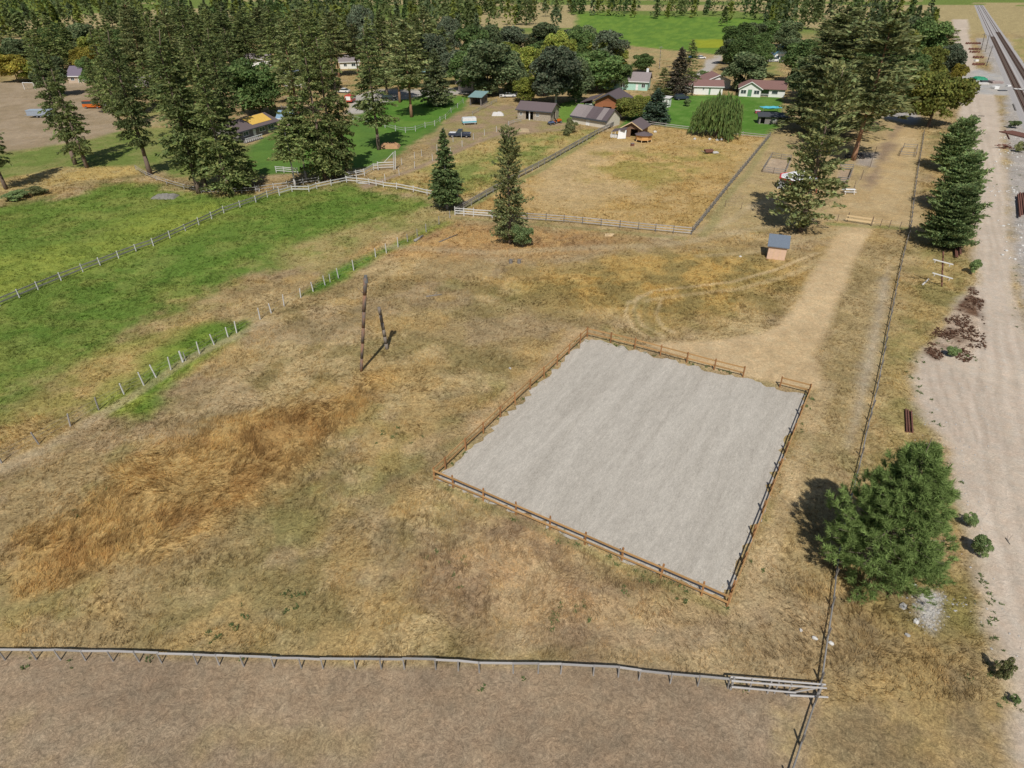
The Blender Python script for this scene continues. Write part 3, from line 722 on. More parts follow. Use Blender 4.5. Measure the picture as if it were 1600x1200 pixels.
fence('low grey rail fence from the teal roofed shelter into the farmyard', [(738,180),(748,174),(758,169),(768,164),(776,160)], None, (0.45, 0.9), 1.1, 0.13, 0.06, 0.13, M_POST, M_RAIL)
fence('low grey rail fence in front of the stone coloured stable', [(794,197),(803,193),(814,191)], None, (0.45, 0.9), 1.0, 0.13, 0.06, 0.12, M_POST, M_RAIL)
fence('short white board fence under the broadleaf trees beside the white car', [(781,153),(790,152.5),(799,152),(808,151)], None, (0.5, 1.0), 1.2, 0.2, 0.06, 0.16, M_WHITE, M_WHITE)
# golden paddock
pf = [(769,340.5),(797,342),(824,344),(853,346),(881,348),(910,350.5),(939,353.5),(968,356.5),(997,359.5),(1024,362),(1052,364.5),(1080,367)]
fence('grey three rail fence along the near side of the golden paddock', pf, None, (0.35, 0.75, 1.15), 1.35, 0.16, 0.05, 0.13, M_DARKP, M_RAIL)
fence('white painted three rail fence corner at the left end of the paddock', [(711,336),(725,337.2),(740,338.3),(769,340.5)], None, (0.4, 0.8, 1.2), 1.45, 0.2, 0.06, 0.15, M_WHITE, M_WHITE)
fence('grey rail fence on the right side of the golden paddock', [(1080,367),(1140,291),(1176,247),(1203,214)], 2.6, (0.4, 0.8, 1.15), 1.3, 0.16, 0.06, 0.13, M_DARKP, M_GRYR)
fence('broad weathered rail fence on the left side of the golden paddock', [(711,336),(760,307),(800,284),(860,252),(935,209),(962,196)], 2.8, (0.45, 0.85, 1.15), 1.3, 0.16, 0.10, 0.15, M_POST, M_GRYR)
fence('grey rail fence between the golden paddock and the house lawn', [(1010,195),(1040,199),(1078,204),(1120,209),(1160,213),(1198,217)], None, (0.45, 0.9), 1.2, 0.16, 0.06, 0.14, M_POST, M_RAIL)
# gate at the end of the track
t = thing('wooden_gate', 'pale new timber gate of two boards across the mown track', 'gate', G(1323, 346.5))
ge = G(1361, 353) - t.location
for p in (Vector((0, 0, 0)), ge): post(t, p, 1.6, 0.15, M_BROWNP)
for h in (0.55, 1.1): rail(t, Vector((-0.35, -0.09, h)), ge + Vector((0.35, -0.09, h)), 0.05, 0.24, M_PALE, 'rail', 'board')
fence('thin wire fence right of the pale timber gate', [(1361,353),(1375,354),(1389,356),(1405,358),(1419,361)], None, (0.4, 0.8, 1.1), 1.3, 0.11, mp=M_BROWNP, wire=True, name='wire_fence')
fence('thin wire fence left of the pale timber gate under the tall pine', [(1293,345),(1308,346),(1323,346.5)], None, (0.4, 0.8, 1.1), 1.3, 0.11, mp=M_BROWNP, wire=True, name='wire_fence')
fence('thin wire fence from the paddock corner to the pine shadow', [(1133,323),(1158,327),(1185,332)], None, (0.4, 0.8, 1.1), 1.2, 0.1, mp=M_BROWNP, wire=True, name='wire_fence')
fence('dark rail pen around bare dirt left of the red trimmed canopy', [(1191,269),(1208,271.5),(1226,274),(1231,262),(1235,251),(1220,249),(1205,246.5),(1198,258),(1191,269)], None, (0.35, 0.75, 1.1), 1.2, 0.13, 0.05, 0.1, M_BROWNP, M_GRYR)
fence('brown rail pen right of the tall pine behind the white picnic table', [(1307,285.5),(1324,287),(1328,277),(1332,266),(1311,265)], None, (0.35, 0.75, 1.1), 1.2, 0.13, 0.06, 0.16, M_BROWNP, M_GRYR)
fence('short dark pen fence beside the mown yard near the boundary fence', [(1405,244),(1408,238),(1411,232),(1432,233),(1430,246),(1405,244)], None, (0.5, 1.0), 1.25, 0.14, 0.05, 0.1, M_BROWNP, M_GRYR)
fence('thin dark wire pen around the black machines under the pine', [(1333,301),(1345,281),(1359,262),(1366,244)], None, (0.6, 1.2), 2.1, 0.11, mp=M_BROWNP, wire=True, name='wire_fence')

# ------------------------------------------------------------------ trees
BARK = mat('tree_bark', (0.17, 0.125, 0.095), 0.95, 0.35, 4, 0.6, stretch=(4, 4, 1))
BARK_R = mat('red_pine_bark', (0.26, 0.145, 0.085), 0.95, 0.35, 4, 0.6, stretch=(4, 4, 1))
BARK_G = mat('grey_trunk', (0.40, 0.37, 0.34), 0.95, 0.25, 4, 0.4, stretch=(4, 4, 1))
LEAF = leaf_mat('needles', 0.32); LEAFB = leaf_mat('leaves', 0.3)
def unitv(a): return a / (np.linalg.norm(a, axis=-1, keepdims=True) + 1e-9)

def cards(P, D, L, Wd, rng, spread=0.5):
    """leaf clumps: bent rhombus-like triangles at P pointing along D"""
    n = len(P)
    D = unitv(D + rng.normal(0, spread, (n, 3)))
    R = unitv(np.cross(D, rng.normal(0, 1, (n, 3))))
    V = np.empty((n, 4, 3))
    L = np.asarray(L).reshape(-1, 1) if np.ndim(L) else L
    Wd = np.asarray(Wd).reshape(-1, 1) if np.ndim(Wd) else Wd
    V[:, 0] = P - D * L * 0.5
    V[:, 1] = P + R * Wd * 0.5
    V[:, 2] = P + D * L * 0.5
    V[:, 3] = P - R * Wd * 0.5
    return V
def tint(base, n, rng, clump=None, v=0.35):
    g = 1 + rng.uniform(-v, v, n)
    if clump is not None: g = g * clump
    c = np.array(base)[None] * g[:, None]
    c[:, 0] *= 1 + rng.uniform(-0.12, 0.2, n)
    return c
def trunk_mesh(h, r, m, seed, stubs=0, bend=0.01):
    rng = random.Random(seed); b = MB(); p = Vector((0, 0, -0.3)); n = 7
    pts = [Vector((rng.gauss(0, bend * h) * i / n, rng.gauss(0, bend * h) * i / n, h * i / n)) for i in range(n + 1)]
    pts[0] = Vector((0, 0, -0.3))
    for i in range(n):
        b.tube(pts[i], pts[i + 1], r * (1.25 if i == 0 else 1) * (1 - i / n * 0.92), r * (1 - (i + 1) / n * 0.92) + 0.01, 8)
    for _ in range(stubs):
        t = rng.uniform(0.18, 0.9); a = rng.random() * 6.283; L = rng.uniform(0.05, 0.13) * h * (1.15 - t)
        q = Vector((0, 0, h * t)); b.tube(q, q + Vector((math.cos(a) * L, math.sin(a) * L, L * rng.uniform(-0.1, 0.35))), 0.05, 0.015, 4)
    return b.mesh('trunk', m, smooth=True)

def conifer_mesh(seed, h, R, cb, base, nbr=230, prof=0.8, droop=0.25, ragged=0.35, csize=0.50, dens=17.0):
    rng = np.random.default_rng(seed)
    Ps = []; Ds = []; Ls = []; Cl = []
    for i in range(nbr):
        t = cb + (1 - cb) * (rng.random() ** 1.15)
        u = (t - cb) / (1 - cb)
        shape = min(1.0, (u / 0.12) ** 0.7 if u < 0.12 else 1.0) * (1 - u) ** prof + 0.06
        az = rng.random() * 6.283
        lob = 0.5 + 0.5 * math.sin(az * 2 + seed + u * 9) * math.sin(u * 23 + seed * 3 + az)
        r = R * shape * (1.05 - ragged + ragged * (0.9 * rng.random() + 0.7 * lob)) * (1.35 if rng.random() < 0.10 else 1.0)
        dr = -droop + 0.55 * u + rng.normal(0, 0.12)
        d = np.array((math.cos(az) * math.cos(dr), math.sin(az) * math.cos(dr), math.sin(dr)))
        n = max(4, int(r * dens))
        s = 0.15 + 0.85 * rng.random(n) ** 0.75
        P = np.array((0, 0, h * t)) + d * (s * r)[:, None]
        P[:, 2] -= 0.10 * r * s ** 2
        side = np.array((-math.sin(az), math.cos(az), 0))
        P += side * (rng.normal(0, 0.15, n) * r * (1.15 - 0.5 * s))[:, None]
        P[:, 2] += rng.normal(0, 0.10, n)
        Ps.append(P); Ds.append(np.tile(d, (n, 1)))
        Ls.append(csize * (0.6 + 0.7 * rng.random(n))); Cl.append(np.full(n, 0.72 + 0.56 * rng.random()))
    P = np.concatenate(Ps); D = np.concatenate(Ds); L = np.concatenate(Ls); Cl = np.concatenate(Cl)
    V = cards(P, D, L, L * 0.42, rng, 0.5)
    return np_mesh('crown', V, 4, tint(base, len(P), rng, Cl, 0.45), LEAF)

def broadleaf_mesh(seed, h, R, cb, base, nl=30, per=330, csize=0.5, flat=1.0):
    rng = np.random.default_rng(seed)
    zc = h * (1 + cb) / 2; rz = h * (1 - cb) / 2
    Ps = []; Ds = []; Cl = []
    for i in range(nl):
        d = unitv(rng.normal(0, 1, 3)); q = rng.random() ** 0.4 * 0.86
        c = np.array((d[0] * R * q, d[1] * R * q, zc + d[2] * rz * q * flat))
        lr = R * rng.uniform(0.18, 0.42)
        n = int(per * (lr / R / 0.36) ** 2)
        dd = unitv(rng.normal(0, 1, (n, 3))); dd[:, 2] = np.where(dd[:, 2] < -0.35, -dd[:, 2], dd[:, 2])
        P = c + dd * (lr * (0.72 + 0.36 * rng.random(n)))[:, None]
        Ps.append(P); Ds.append(dd + np.array((0, 0, -0.3))); Cl.append(np.full(n, rng.uniform(0.75, 1.25)))
    P = np.concatenate(Ps); D = np.concatenate(Ds); Cl = np.concatenate(Cl)
    k = P[:, 2] > h * cb * 0.75
    P, D, Cl = P[k], D[k], Cl[k]
    L = csize * (0.6 + 0.8 * rng.random(len(P)))
    V = cards(P, np.cross(D, rng.normal(0, 1, D.shape)), L, L * 0.7, rng, 0.3)
    return np_mesh('crown', V, 4, tint(base, len(P), rng, Cl, 0.3), LEAFB)

def willow_mesh(seed, h, R, base):
    rng = np.random.default_rng(seed)
    Ps = []; Cl = []; Ds = []
    for i in range(760):
        a = rng.random() * 6.283; q = math.sqrt(rng.random()) * (0.82 + 0.18 * math.sin(3 * a + 1) + 0.1 * math.sin(7 * a))
        x, y = math.cos(a) * R * q, math.sin(a) * R * q
        top = h * (1 - 0.42 * min(1, q) ** 2.2) * rng.uniform(0.78, 1.02) * (0.9 + 0.12 * math.sin(x * 1.3) * math.cos(y * 1.5 + 1))
        bot = max(0.3, h * (0.5 - 0.46 * q) * rng.uniform(0.4, 1.5))
        n = int(max(6, (top - bot) * 3.0))
        s = rng.random(n)
        P = np.stack([x * (1 + 0.10 * s) + rng.normal(0, 0.13, n), y * (1 + 0.10 * s) + rng.normal(0, 0.13, n), top - (top - bot) * s], 1)
        Ps.append(P); Cl.append(np.full(n, rng.uniform(0.7, 1.3))); Ds.append(np.tile(np.array((x / R * 0.25, y / R * 0.25, -1.0)), (n, 1)))
    P = np.concatenate(Ps); Cl = np.concatenate(Cl); D = np.concatenate(Ds)
    L = 0.95 * (0.6 + 0.8 * rng.random(len(P)))
    V = cards(P, D, L, L * 0.22, rng, 0.16)
    return np_mesh('crown', V, 4, tint(base, len(P), rng, Cl, 0.3), LEAFB)

def near_pine():
    """the big young pine in the foreground: brushes of long needles on upswept shoots"""
    rng = np.random.default_rng(77)
    NPB = G(1360, 896); NPH = TOP(1402, 684, NPB.y).z
    h, R = NPH, 4.5
    tw = MB(); V = []; col = []
    tips = []
    for i in range(215):
        t = 0.03 + 0.9 * rng.random() ** 0.85
        r = R * ((1 - t) ** 0.72) * rng.uniform(0.72, 1.12) + 0.25
        if t < 0.2: r *= 0.75 + t
        az = rng.random() * 6.283; el = 0.05 + 0.65 * t + rng.normal(0, 0.1)
        d = np.array((math.cos(az) * math.cos(el), math.sin(az) * math.cos(el), math.sin(el)))
        o = np.array((0, 0, h * t * 0.93)); e = o + d * r; e[2] += 0.12 * r
        tw.tube(o, e, 0.045 * (1 - t) + 0.018, 0.008, 4)
        n = int(8 + r * 11); cs = [0.2 + 0.8 * rng.random() ** 0.6 for _ in range(max(2, n // 5))]; cw = rng.normal(0, 1, len(cs))
        for k in range(n):
            j = rng.integers(len(cs)); s = float(np.clip(cs[j] + rng.normal(0, 0.035), 0.1, 1.04))
            side = np.array((-math.sin(az), math.cos(az), 0)) * (0.20 * cw[j] * r * (1.15 - 0.6 * s) + rng.normal(0, 0.10))
            p = o + (e - o) * s + side + np.array((0, 0, rng.normal(0.05, 0.14)))
            dd = unitv(d * 0.75 + side * 0.7 + np.array((0, 0, 0.55 + 0.3 * rng.random())) + rng.normal(0, 0.22, 3))
            tips.append((p, dd, rng.uniform(0.8, 1.2), 0.72 + 0.56 * rng.random()))
    for p, dd, s, g in tips:
        n = 17
        L = 0.31 * s
        a = unitv(np.cross(dd, (0.3, 0.2, 1.0))); b = np.cross(dd, a)
        th = rng.random(n) * 6.283; ph = 0.25 + 1.0 * rng.random(n)
        q = p + dd * (np.linspace(-0.16, 0.12, n) * s)[:, None]
        nd = dd * np.cos(ph)[:, None] + (a * np.cos(th)[:, None] + b * np.sin(th)[:, None]) * np.sin(ph)[:, None]
        sd = unitv(np.cross(nd, rng.normal(0, 1, (n, 3)))) * 0.021
        V.append(np.stack([q - sd, q + sd, q + nd * L * (0.8 + 0.4 * rng.random(n))[:, None]], 1))
        c = np.array((0.195, 0.270, 0.085)) * g * (1 + rng.uniform(-0.25, 0.3, n))[:, None]
        col.append(c)
    V = np.concatenate(V); col = np.concatenate(col)
    t = thing('young_pine', 'large bushy young pine beside the dirt road in the foreground', 'pine tree', NPB)
    put('trunk', trunk_mesh(h, 0.17, BARK, 5), t)
    tw.build('branches', mat('pine_twig', (0.27, 0.22, 0.17), 0.9, 0.3, 6), t)
    put('crown', np_mesh('crown', V, 3, col, LEAF), t)
near_pine()

FIR = (0.195, 0.240, 0.082); FIRD = (0.165, 0.208, 0.075); PINE = (0.210, 0.240, 0.098); SPR = (0.095, 0.145, 0.095); SPRL = (0.18, 0.22, 0.10)
BRD = (0.125, 0.195, 0.062); BRL = (0.25, 0.29, 0.06); BRG = (0.14, 0.185, 0.085); BRY = (0.30, 0.27, 0.05)
PROTO = {}
def proto(kind):
    if kind in PROTO: return PROTO[kind]
    H = 20.0
    spec = {
     'fir_a': lambda: (conifer_mesh(11, H, 3.3, 0.13, FIR, 185, 0.75, 0.3, 0.45), trunk_mesh(H, 0.36, BARK, 1, 10), 3.3),
     'fir_b': lambda: (conifer_mesh(12, H, 3.0, 0.22, FIRD, 155, 0.65, 0.3, 0.5), trunk_mesh(H, 0.34, BARK, 2, 14), 3.0),
     'fir_c': lambda: (conifer_mesh(13, H, 3.4, 0.03, FIR, 200, 0.8, 0.25, 0.4), trunk_mesh(H, 0.34, BARK, 3, 4), 3.4),
     'pine_a': lambda: (conifer_mesh(14, H, 3.4, 0.30, PINE, 150, 0.45, 0.0, 0.6, 0.62, 13), trunk_mesh(H, 0.38, BARK_R, 4, 12), 3.4),
     'pine_b': lambda: (conifer_mesh(15, H, 3.5, 0.05, PINE, 190, 0.42, 0.05, 0.6, 0.62, 13), trunk_mesh(H, 0.36, BARK, 5, 12), 3.5),
     'pine_thin': lambda: (conifer_mesh(16, H, 3.2, 0.02, PINE, 240, 0.22, -0.15, 0.6, 0.55, 13), trunk_mesh(H, 0.34, BARK, 6, 22), 3.2),
     'bull_pine': lambda: (conifer_mesh(17, H, 8.0, 0.01, (0.195, 0.275, 0.105), 520, 0.30, -0.30, 0.55, 1.0, 8.0), trunk_mesh(H, 0.5, BARK, 7, 4), 8.6),
     'spruce': lambda: (conifer_mesh(18, H, 4.2, 0.10, (0.105, 0.15, 0.055), 360, 1.0, 0.22, 0.4, 0.8, 11), trunk_mesh(H, 0.3, BARK_G, 8, 2), 4.2),
     'blue_spruce': lambda: (conifer_mesh(19, H, 6.4, 0.02, SPR, 330, 0.95, 0.12, 0.25, 1.1, 8), trunk_mesh(H, 0.34, BARK, 9, 2), 6.4),
     'light_spruce': lambda: (conifer_mesh(20, H, 5.6, 0.07, SPRL, 320, 0.95, 0.22, 0.4, 0.9, 9), trunk_mesh(H, 0.34, BARK_G, 10, 2), 5.6),
     'slim': lambda: (conifer_mesh(21, H, 4.3, 0.42, FIR, 190, 0.7, 0.2, 0.55, 0.75, 10), trunk_mesh(H, 0.36, BARK_G, 11, 6, 0.004), 4.3),
     'broad_a': lambda: (broadleaf_mesh(31, H, 9.0, 0.03, BRD, 44, 460, 0.85), trunk_mesh(H * 0.8, 0.6, BARK, 12, 6), 9.0),
     'broad_b': lambda: (broadleaf_mesh(32, H, 7.5, 0.03, BRG, 44, 440, 0.8), trunk_mesh(H * 0.8, 0.55, BARK, 13, 6), 7.5),
     'broad_l': lambda: (broadleaf_mesh(33, H, 9.0, 0.02, BRL, 42, 440, 0.85), trunk_mesh(H * 0.75, 0.55, BARK, 14, 6), 9.0),
     'broad_y': lambda: (broadleaf_mesh(34, H, 8.5, 0.02, BRY, 40, 420, 0.85), trunk_mesh(H * 0.75, 0.5, BARK, 15, 6), 8.5),
     'broad_o': lambda: (broadleaf_mesh(35, H, 9.5, 0.04, (0.175, 0.195, 0.045), 52, 460, 0.9), trunk_mesh(H * 0.75, 0.6, BARK, 16, 6), 9.5),
     'grey_b': lambda: (broadleaf_mesh(36, H, 8.0, 0.05, (0.13, 0.165, 0.10), 44, 400, 0.8), trunk_mesh(H * 0.8, 0.5, BARK_G, 17, 20), 8.0),
     'brown_spruce': lambda: (conifer_mesh(22, H, 4.6, 0.05, (0.14, 0.125, 0.085), 320, 0.85, 0.25, 0.4, 0.85, 9), trunk_mesh(H, 0.4, BARK, 18, 8), 4.6),
     'willow': lambda: (willow_mesh(37, 10.0, 7.2, (0.185, 0.275, 0.080)), trunk_mesh(7.0, 0.5, BARK, 19, 4), 7.2),
     'shrub': lambda: (broadleaf_mesh(38, 2.0, 1.1, 0.0, (0.25, 0.275, 0.12), 26, 420, 0.11), trunk_mesh(1.2, 0.05, BARK, 20, 2), 1.1),
     'shrub_g': lambda: (broadleaf_mesh(39, 2.0, 1.0, 0.0, (0.20, 0.28, 0.11), 26, 420, 0.11), trunk_mesh(1.2, 0.05, BARK, 21, 2), 1.0),
     'shrub_o': lambda: (broadleaf_mesh(40, 2.0, 1.0, 0.0, (0.36, 0.20, 0.055), 12, 110, 0.28), trunk_mesh(1.2, 0.05, BARK, 22, 2), 1.0),
     'dead': lambda: (None, trunk_mesh(H, 0.33, BARK_G, 23, 34), 2.0),
    }[kind]
    cr, tr, r = spec()
    hh = {'willow': 10.0, 'shrub': 2.0, 'shrub_g': 2.0, 'shrub_o': 2.0}.get(kind, H)
    PROTO[kind] = (cr, tr, r, hh)
    return PROTO[kind]

def tree(name, kind, label, base, top=None, h=None, wpx=None, group=None, cat='tree', rz=None):
    """base, top: photo pixels; wpx: crown width in photo pixels"""
    b = G(*base)
    if h is None: h = TOP(base[0], top, b.y).z
    cr, tr, r, hh = proto(kind)
    s = h / hh
    zc = b.y * CP + (CAMH - h / 2) * SP
    sw = s if wpx is None else (wpx / F * zc / 2) / r
    t = thing(name, label, cat, b, random.uniform(0, 6.283) if rz is None else rz, group)
    t.scale = (sw, sw, s)
    tk = put('trunk', tr, t)
    if cr: put('crown', cr, t)
    ts = min(1.0, s / sw * 0.9) if sw > s else 1.0
    tk.scale = (ts, ts, 1)
    return t
GF = 'trees around the farm'
TR = [
 # left belt
 ('conifer','fir_b','conifer with bare leaning trunk standing on the bend of the old pole fence',(235,273),None,26,52),
 ('conifer','fir_b','reddish trunk conifer, left of the twin pair above the curving pole fence',(311,302),None,27,74),
 ('conifer','fir_a','grey trunk conifer, right of the twin pair above the curving pole fence',(323,300),None,26,70),
 ('conifer','fir_c','dense fir with branches to the ground behind the right end of the curving pole fence',(358,303),None,23,74),
 ('conifer','fir_c','low spreading fir right of the dense fir by the pole fence',(378,292),150,None,56),
 ('conifer','slim','slim pale trunked conifer, left one inside the white fences',(462,294),186,None,50),
 ('conifer','slim','slim grey trunked conifer, right one beside the tall fir clump',(479,282),150,None,56),
 ('conifer','fir_c','tall dense fir at the left of the clump above the white fence',(507,281),None,27,66),
 ('conifer','fir_c','tall dense fir in the middle of the clump above the white fence',(526,279),None,25,60),
 ('conifer','fir_a','narrow tall fir at the right of the clump above the white fence',(543,273),None,25,44),
 ('conifer','fir_b','tall ragged conifer beside the orange dirt mound on the lawn',(592,234),None,25,62),
 ('conifer','pine_a','tall pine with long bare grey trunk alone on the bright lawn',(643,183),None,24,60),
 ('conifer','pine_a','pine with pale trunk at the back edge of the bright lawn',(625,160),None,22,44),
 ('conifer','light_spruce','light green spruce with low skirt on the bright lawn',(683,166),76,None,50),
 ('conifer','pine_a','pine with orange red trunk behind the house with the yellow tarp',(466,182),None,24,44),
 ('broadleaf','broad_a','round broad green tree behind the house with the yellow tarp',(408,182),95,None,78),
 ('conifer','fir_b','leaning conifer standing in the brown backyard, left one',(118,257),None,24,46),
 ('conifer','fir_a','leaning conifer standing in the brown backyard, right one',(136,262),None,22,44),
 ('conifer','fir_b','conifer at the left edge by the golden verge',(10,296),None,20,50),
 ('conifer','fir_a','dark conifer beside the orange truck',(163,176),90,None,36),
 ('conifer','fir_a','small topped conifer with short bare trunk on the dry back lawn',(240,164),88,None,34),
 ('conifer','fir_c','dense fir behind the dry back lawn, left of the pole fence group',(206,178),None,24,60),
 ('conifer','fir_a','fir filling the gap behind the grey and red trunk pair',(290,205),None,26,64),
 ('conifer','fir_c','fir behind the pair of trunks, towards the tarped house',(335,210),None,25,60),
 ('conifer','fir_b','fir with lower limbs over the roof of the tarped house',(362,215),None,24,56),
 ('broadleaf','broad_y','yellow green tree behind the brown backyard, left one',(28,128),82,None,46),
 ('broadleaf','broad_l','lime tree behind the white goal frame',(52,128),92,None,36),
 ('broadleaf','broad_b','grey green tree in the backyard beside the goal frame',(88,150),85,None,44),
 ('broadleaf','broad_y','golden leaved tree behind the purple roofed house',(138,115),72,None,40),
 ('broadleaf','broad_a','dark round tree beside the orange truck',(150,140),90,None,30),
 ('conifer','fir_a','far conifer above the purple roofed house',(100,110),None,20,40),
 ('conifer','fir_c','conifer behind the small white house among the firs',(220,122),None,22,56),
 ('conifer','fir_a','conifer right of the small white house among the firs',(262,130),None,24,54),
 ('conifer','fir_c','dark conifer in the back row, above the broad green tree',(330,135),None,24,60),
 ('conifer','fir_b','dark conifer in the back row, just left of the red trunk pine',(395,120),None,23,50),
 ('conifer','fir_a','conifer in the back row between the red trunk pine and the tall firs',(440,125),None,24,46),
 ('conifer','fir_c','conifer in the back row above the tall fir clump',(500,140),None,25,60),
 ('conifer','pine_a','thin pine with bare trunk beside the gravel drive',(560,118),None,18,30),
 ('conifer','fir_a','conifer at the back of the gravel drive, left of the lawn pine',(605,150),None,25,52),
 ('conifer','fir_c','dark conifer behind the dark open garage',(655,122),None,22,44),
 ('broadleaf','grey_b','blue grey feathery tree behind the light green spruce',(678,118),None,15,46),
 ('broadleaf','grey_b','pale silvery tree left of the big broadleaf grove',(712,132),78,None,44),
 # behind the farmyard
 ('broadleaf','broad_b','big dark broadleaf tree behind the teal roofed shelter',(762,150),60,None,80),
 ('broadleaf','broad_a','dark broadleaf tree left of the big one behind the shelter',(733,142),82,None,52),
 ('broadleaf','broad_b','dark tree overhanging the white board fence',(795,150),78,None,50),
 ('broadleaf','broad_l','tall yellow green tree above the stable roof',(822,128),70,None,56),
 ('broadleaf','broad_l','bright lime bush tree at the left end of the stable roof',(822,160),118,None,36),
 ('broadleaf','grey_b','drooping grey green tree behind the stable',(868,166),72,None,74),
 ('broadleaf','broad_b','mid green tree between the stable and the red barn',(900,160),88,None,46),
 ('broadleaf','broad_a','big round green tree behind the red barn',(932,143),82,None,82),
 ('broadleaf','broad_l','tall lime tree rising behind the round green tree',(930,110),55,None,62),
 ('broadleaf','broad_a','round green tree in front of the mint house',(966,138),97,None,46),
 ('broadleaf','broad_l','yellowish tree right of the lime tree by the tan field',(962,108),72,None,34),
 ('broadleaf','broad_a','small round tree on the tan field above the mint house',(1004,113),85,None,32),
 ('broadleaf','broad_o','bushy tree on the lawn between barn and dark spruce',(985,187),150,None,46),
 ('broadleaf','broad_l','yellow green bush behind the barn lawn',(1002,168),148,None,30),
 ('conifer','blue_spruce','dark blue green spruce beside the small brown roofed shed',(1023,192),138,None,44),
 ('conifer','brown_spruce','tall brownish spruce left of the parked dark car',(1056,152),74,None,40),
 ('conifer','fir_c','tall dark green spruce behind the brownish spruce',(1072,142),62,None,40),
 ('conifer','fir_c','dark fir below the brownish spruce by the tiny white shed',(1034,152),105,None,36),
 ('broadleaf','shrub_g','small round bush on the lawn near the parked dark car',(1073,166),153,None,13),
 ('willow','willow','large weeping willow on the paddock fence line',(1120,213),141,None,82),
 ('broadleaf','broad_b','tall broadleaf tree between the garage and the white house',(1160,142),80,None,58),
 ('broadleaf','broad_a','dark broadleaf tree beside the far paved road',(1150,112),58,None,44),
 ('broadleaf','broad_a','small tree on the dry lawn near the blue trimmed house',(1188,104),68,None,32),
 ('broadleaf','broad_b','dark tree behind the blue trimmed house',(1240,96),60,None,50),
 # the tall pines by the gate
 ('conifer','pine_thin','tall leaning pine in front of the red trimmed canopy',(1250,362),None,24,80),
 ('conifer','pine_a','tallest pine with thick bare trunk beside the black machines',(1333,250),None,28,112),
 ('conifer','pine_b','broad pine behind the tall one, over the brown pen',(1300,214),None,25,106),
 ('conifer','pine_b','broad pine left of the tall trunk, over the orange bush',(1262,206),None,23,84),
 ('conifer','pine_a','pine right behind the tall trunk pine, near the gravel turnaround',(1355,205),None,25,92),
 ('conifer','pine_b','pine in the back row of the gate pines',(1290,160),None,26,90),
 ('broadleaf','broad_o','large olive green maple at the end of the boundary fence',(1450,198),104,None,74),
 ('broadleaf','broad_a','dark broadleaf tree with pale trunk left of the olive maple',(1401,160),78,None,62),
 ('broadleaf','broad_o','olive broadleaf tree behind the olive maple',(1432,140),66,None,56),
 ('broadleaf','grey_b','thin grey half bare tree beside the upper dirt road',(1470,128),68,None,40),
 ('broadleaf','broad_y','small yellowing tree at the edge of the upper dirt road',(1492,132),98,None,20),
 ('conifer','fir_b','dark tree behind the gate pines, toward the upper road',(1370,120),None,22,60),
 # pines along the road
 ('pine','bull_pine','bushy pine by the road, the uppermost of the row of three',(1481,268),190,None,64),
 ('pine','bull_pine','bushy pine by the road, the middle one of the row of three',(1484,330),245,None,76),
 ('pine','bull_pine','bushy pine by the road, the lowest of the row of three by the crossarm pole',(1473,386),296,None,88),
 ('conifer','spruce','dark pointed spruce at the corner of the white fence',(699,327),200,None,50),
 ('conifer','pine_thin','narrow ragged pine in front of the golden paddock fence',(796,380),203,None,48),
 ('broadleaf','shrub_g','small pine bush at the foot of the narrow ragged pine',(817,386),345,None,36),
]
for r in TR:
    name, kind, label, base, top, h, wpx = r
    if name == 'broadleaf' and wpx and not kind.startswith('shrub'): wpx *= 1.18
    if name == 'conifer' and wpx: wpx *= 1.15
    nm = {'conifer': 'conifer_tree', 'broadleaf': 'broadleaf_tree', 'willow': 'willow_tree', 'pine': 'pine_tree'}[name]
    if kind.startswith('shrub'): nm = 'shrub'
    tree(nm, kind, label, base, top, h, wpx, GF, 'shrub' if nm == 'shrub' else ('willow' if name == 'willow' else 'tree'))
SH = [
 ('shrub_g','round green bush on the road edge right of the young pine, upper one',(1511,822),800,24),
 ('shrub_g','round green bush on the road edge right of the young pine, lower one',(1527,868),838,30),
 ('shrub','small grey green bush at the road edge near the bottom corner',(1560,1062),1032,26),
 ('shrub_g','tiny green bush at the road edge below the other roadside bushes',(1582,1098),1086,15),
 ('shrub_g','dark green bush against the road below the row of three pines',(1518,428),402,18),
 ('shrub_g','small dark green plant on the brown soil spill by the road',(1487,557),540,20),
 ('shrub_o','dead orange bush beside the dark play shed under the pines',(1236,186),167,14),
 ('shrub','olive bush at the left end of the white patchwork roof shed',(892,208),185,24),
 ('shrub','leafless mauve bush below the olive bush by the shed',(885,212),200,18),
 ('shrub_g','small round bush on the dry lawn under the olive maple',(1399,168),155,12),
 ('shrub_g','green weedy bush between the rusty beams and the rails',(1582,200),186,18),
 ('shrub','green weedy clump on the rail yard gravel by the rusty pipes',(1592,238),222,20),
 ('shrub','low bush beside the grey trailer road at the left pasture edge',(60,303),290,40),
 ('shrub_g','long low bush at the left pasture edge by the golden verge',(25,312),298,40),
 ('shrub_g','round hedge bush in front of the white garage roofs',(1100,120),108,16),
 ('shrub','hedge behind the brown roof of the white house',(1195,120),112,46),
]
for kind, label, base, top, wpx in SH:
    tree('shrub', kind, label, base, top, None, wpx, 'bushes around the farm', 'shrub')

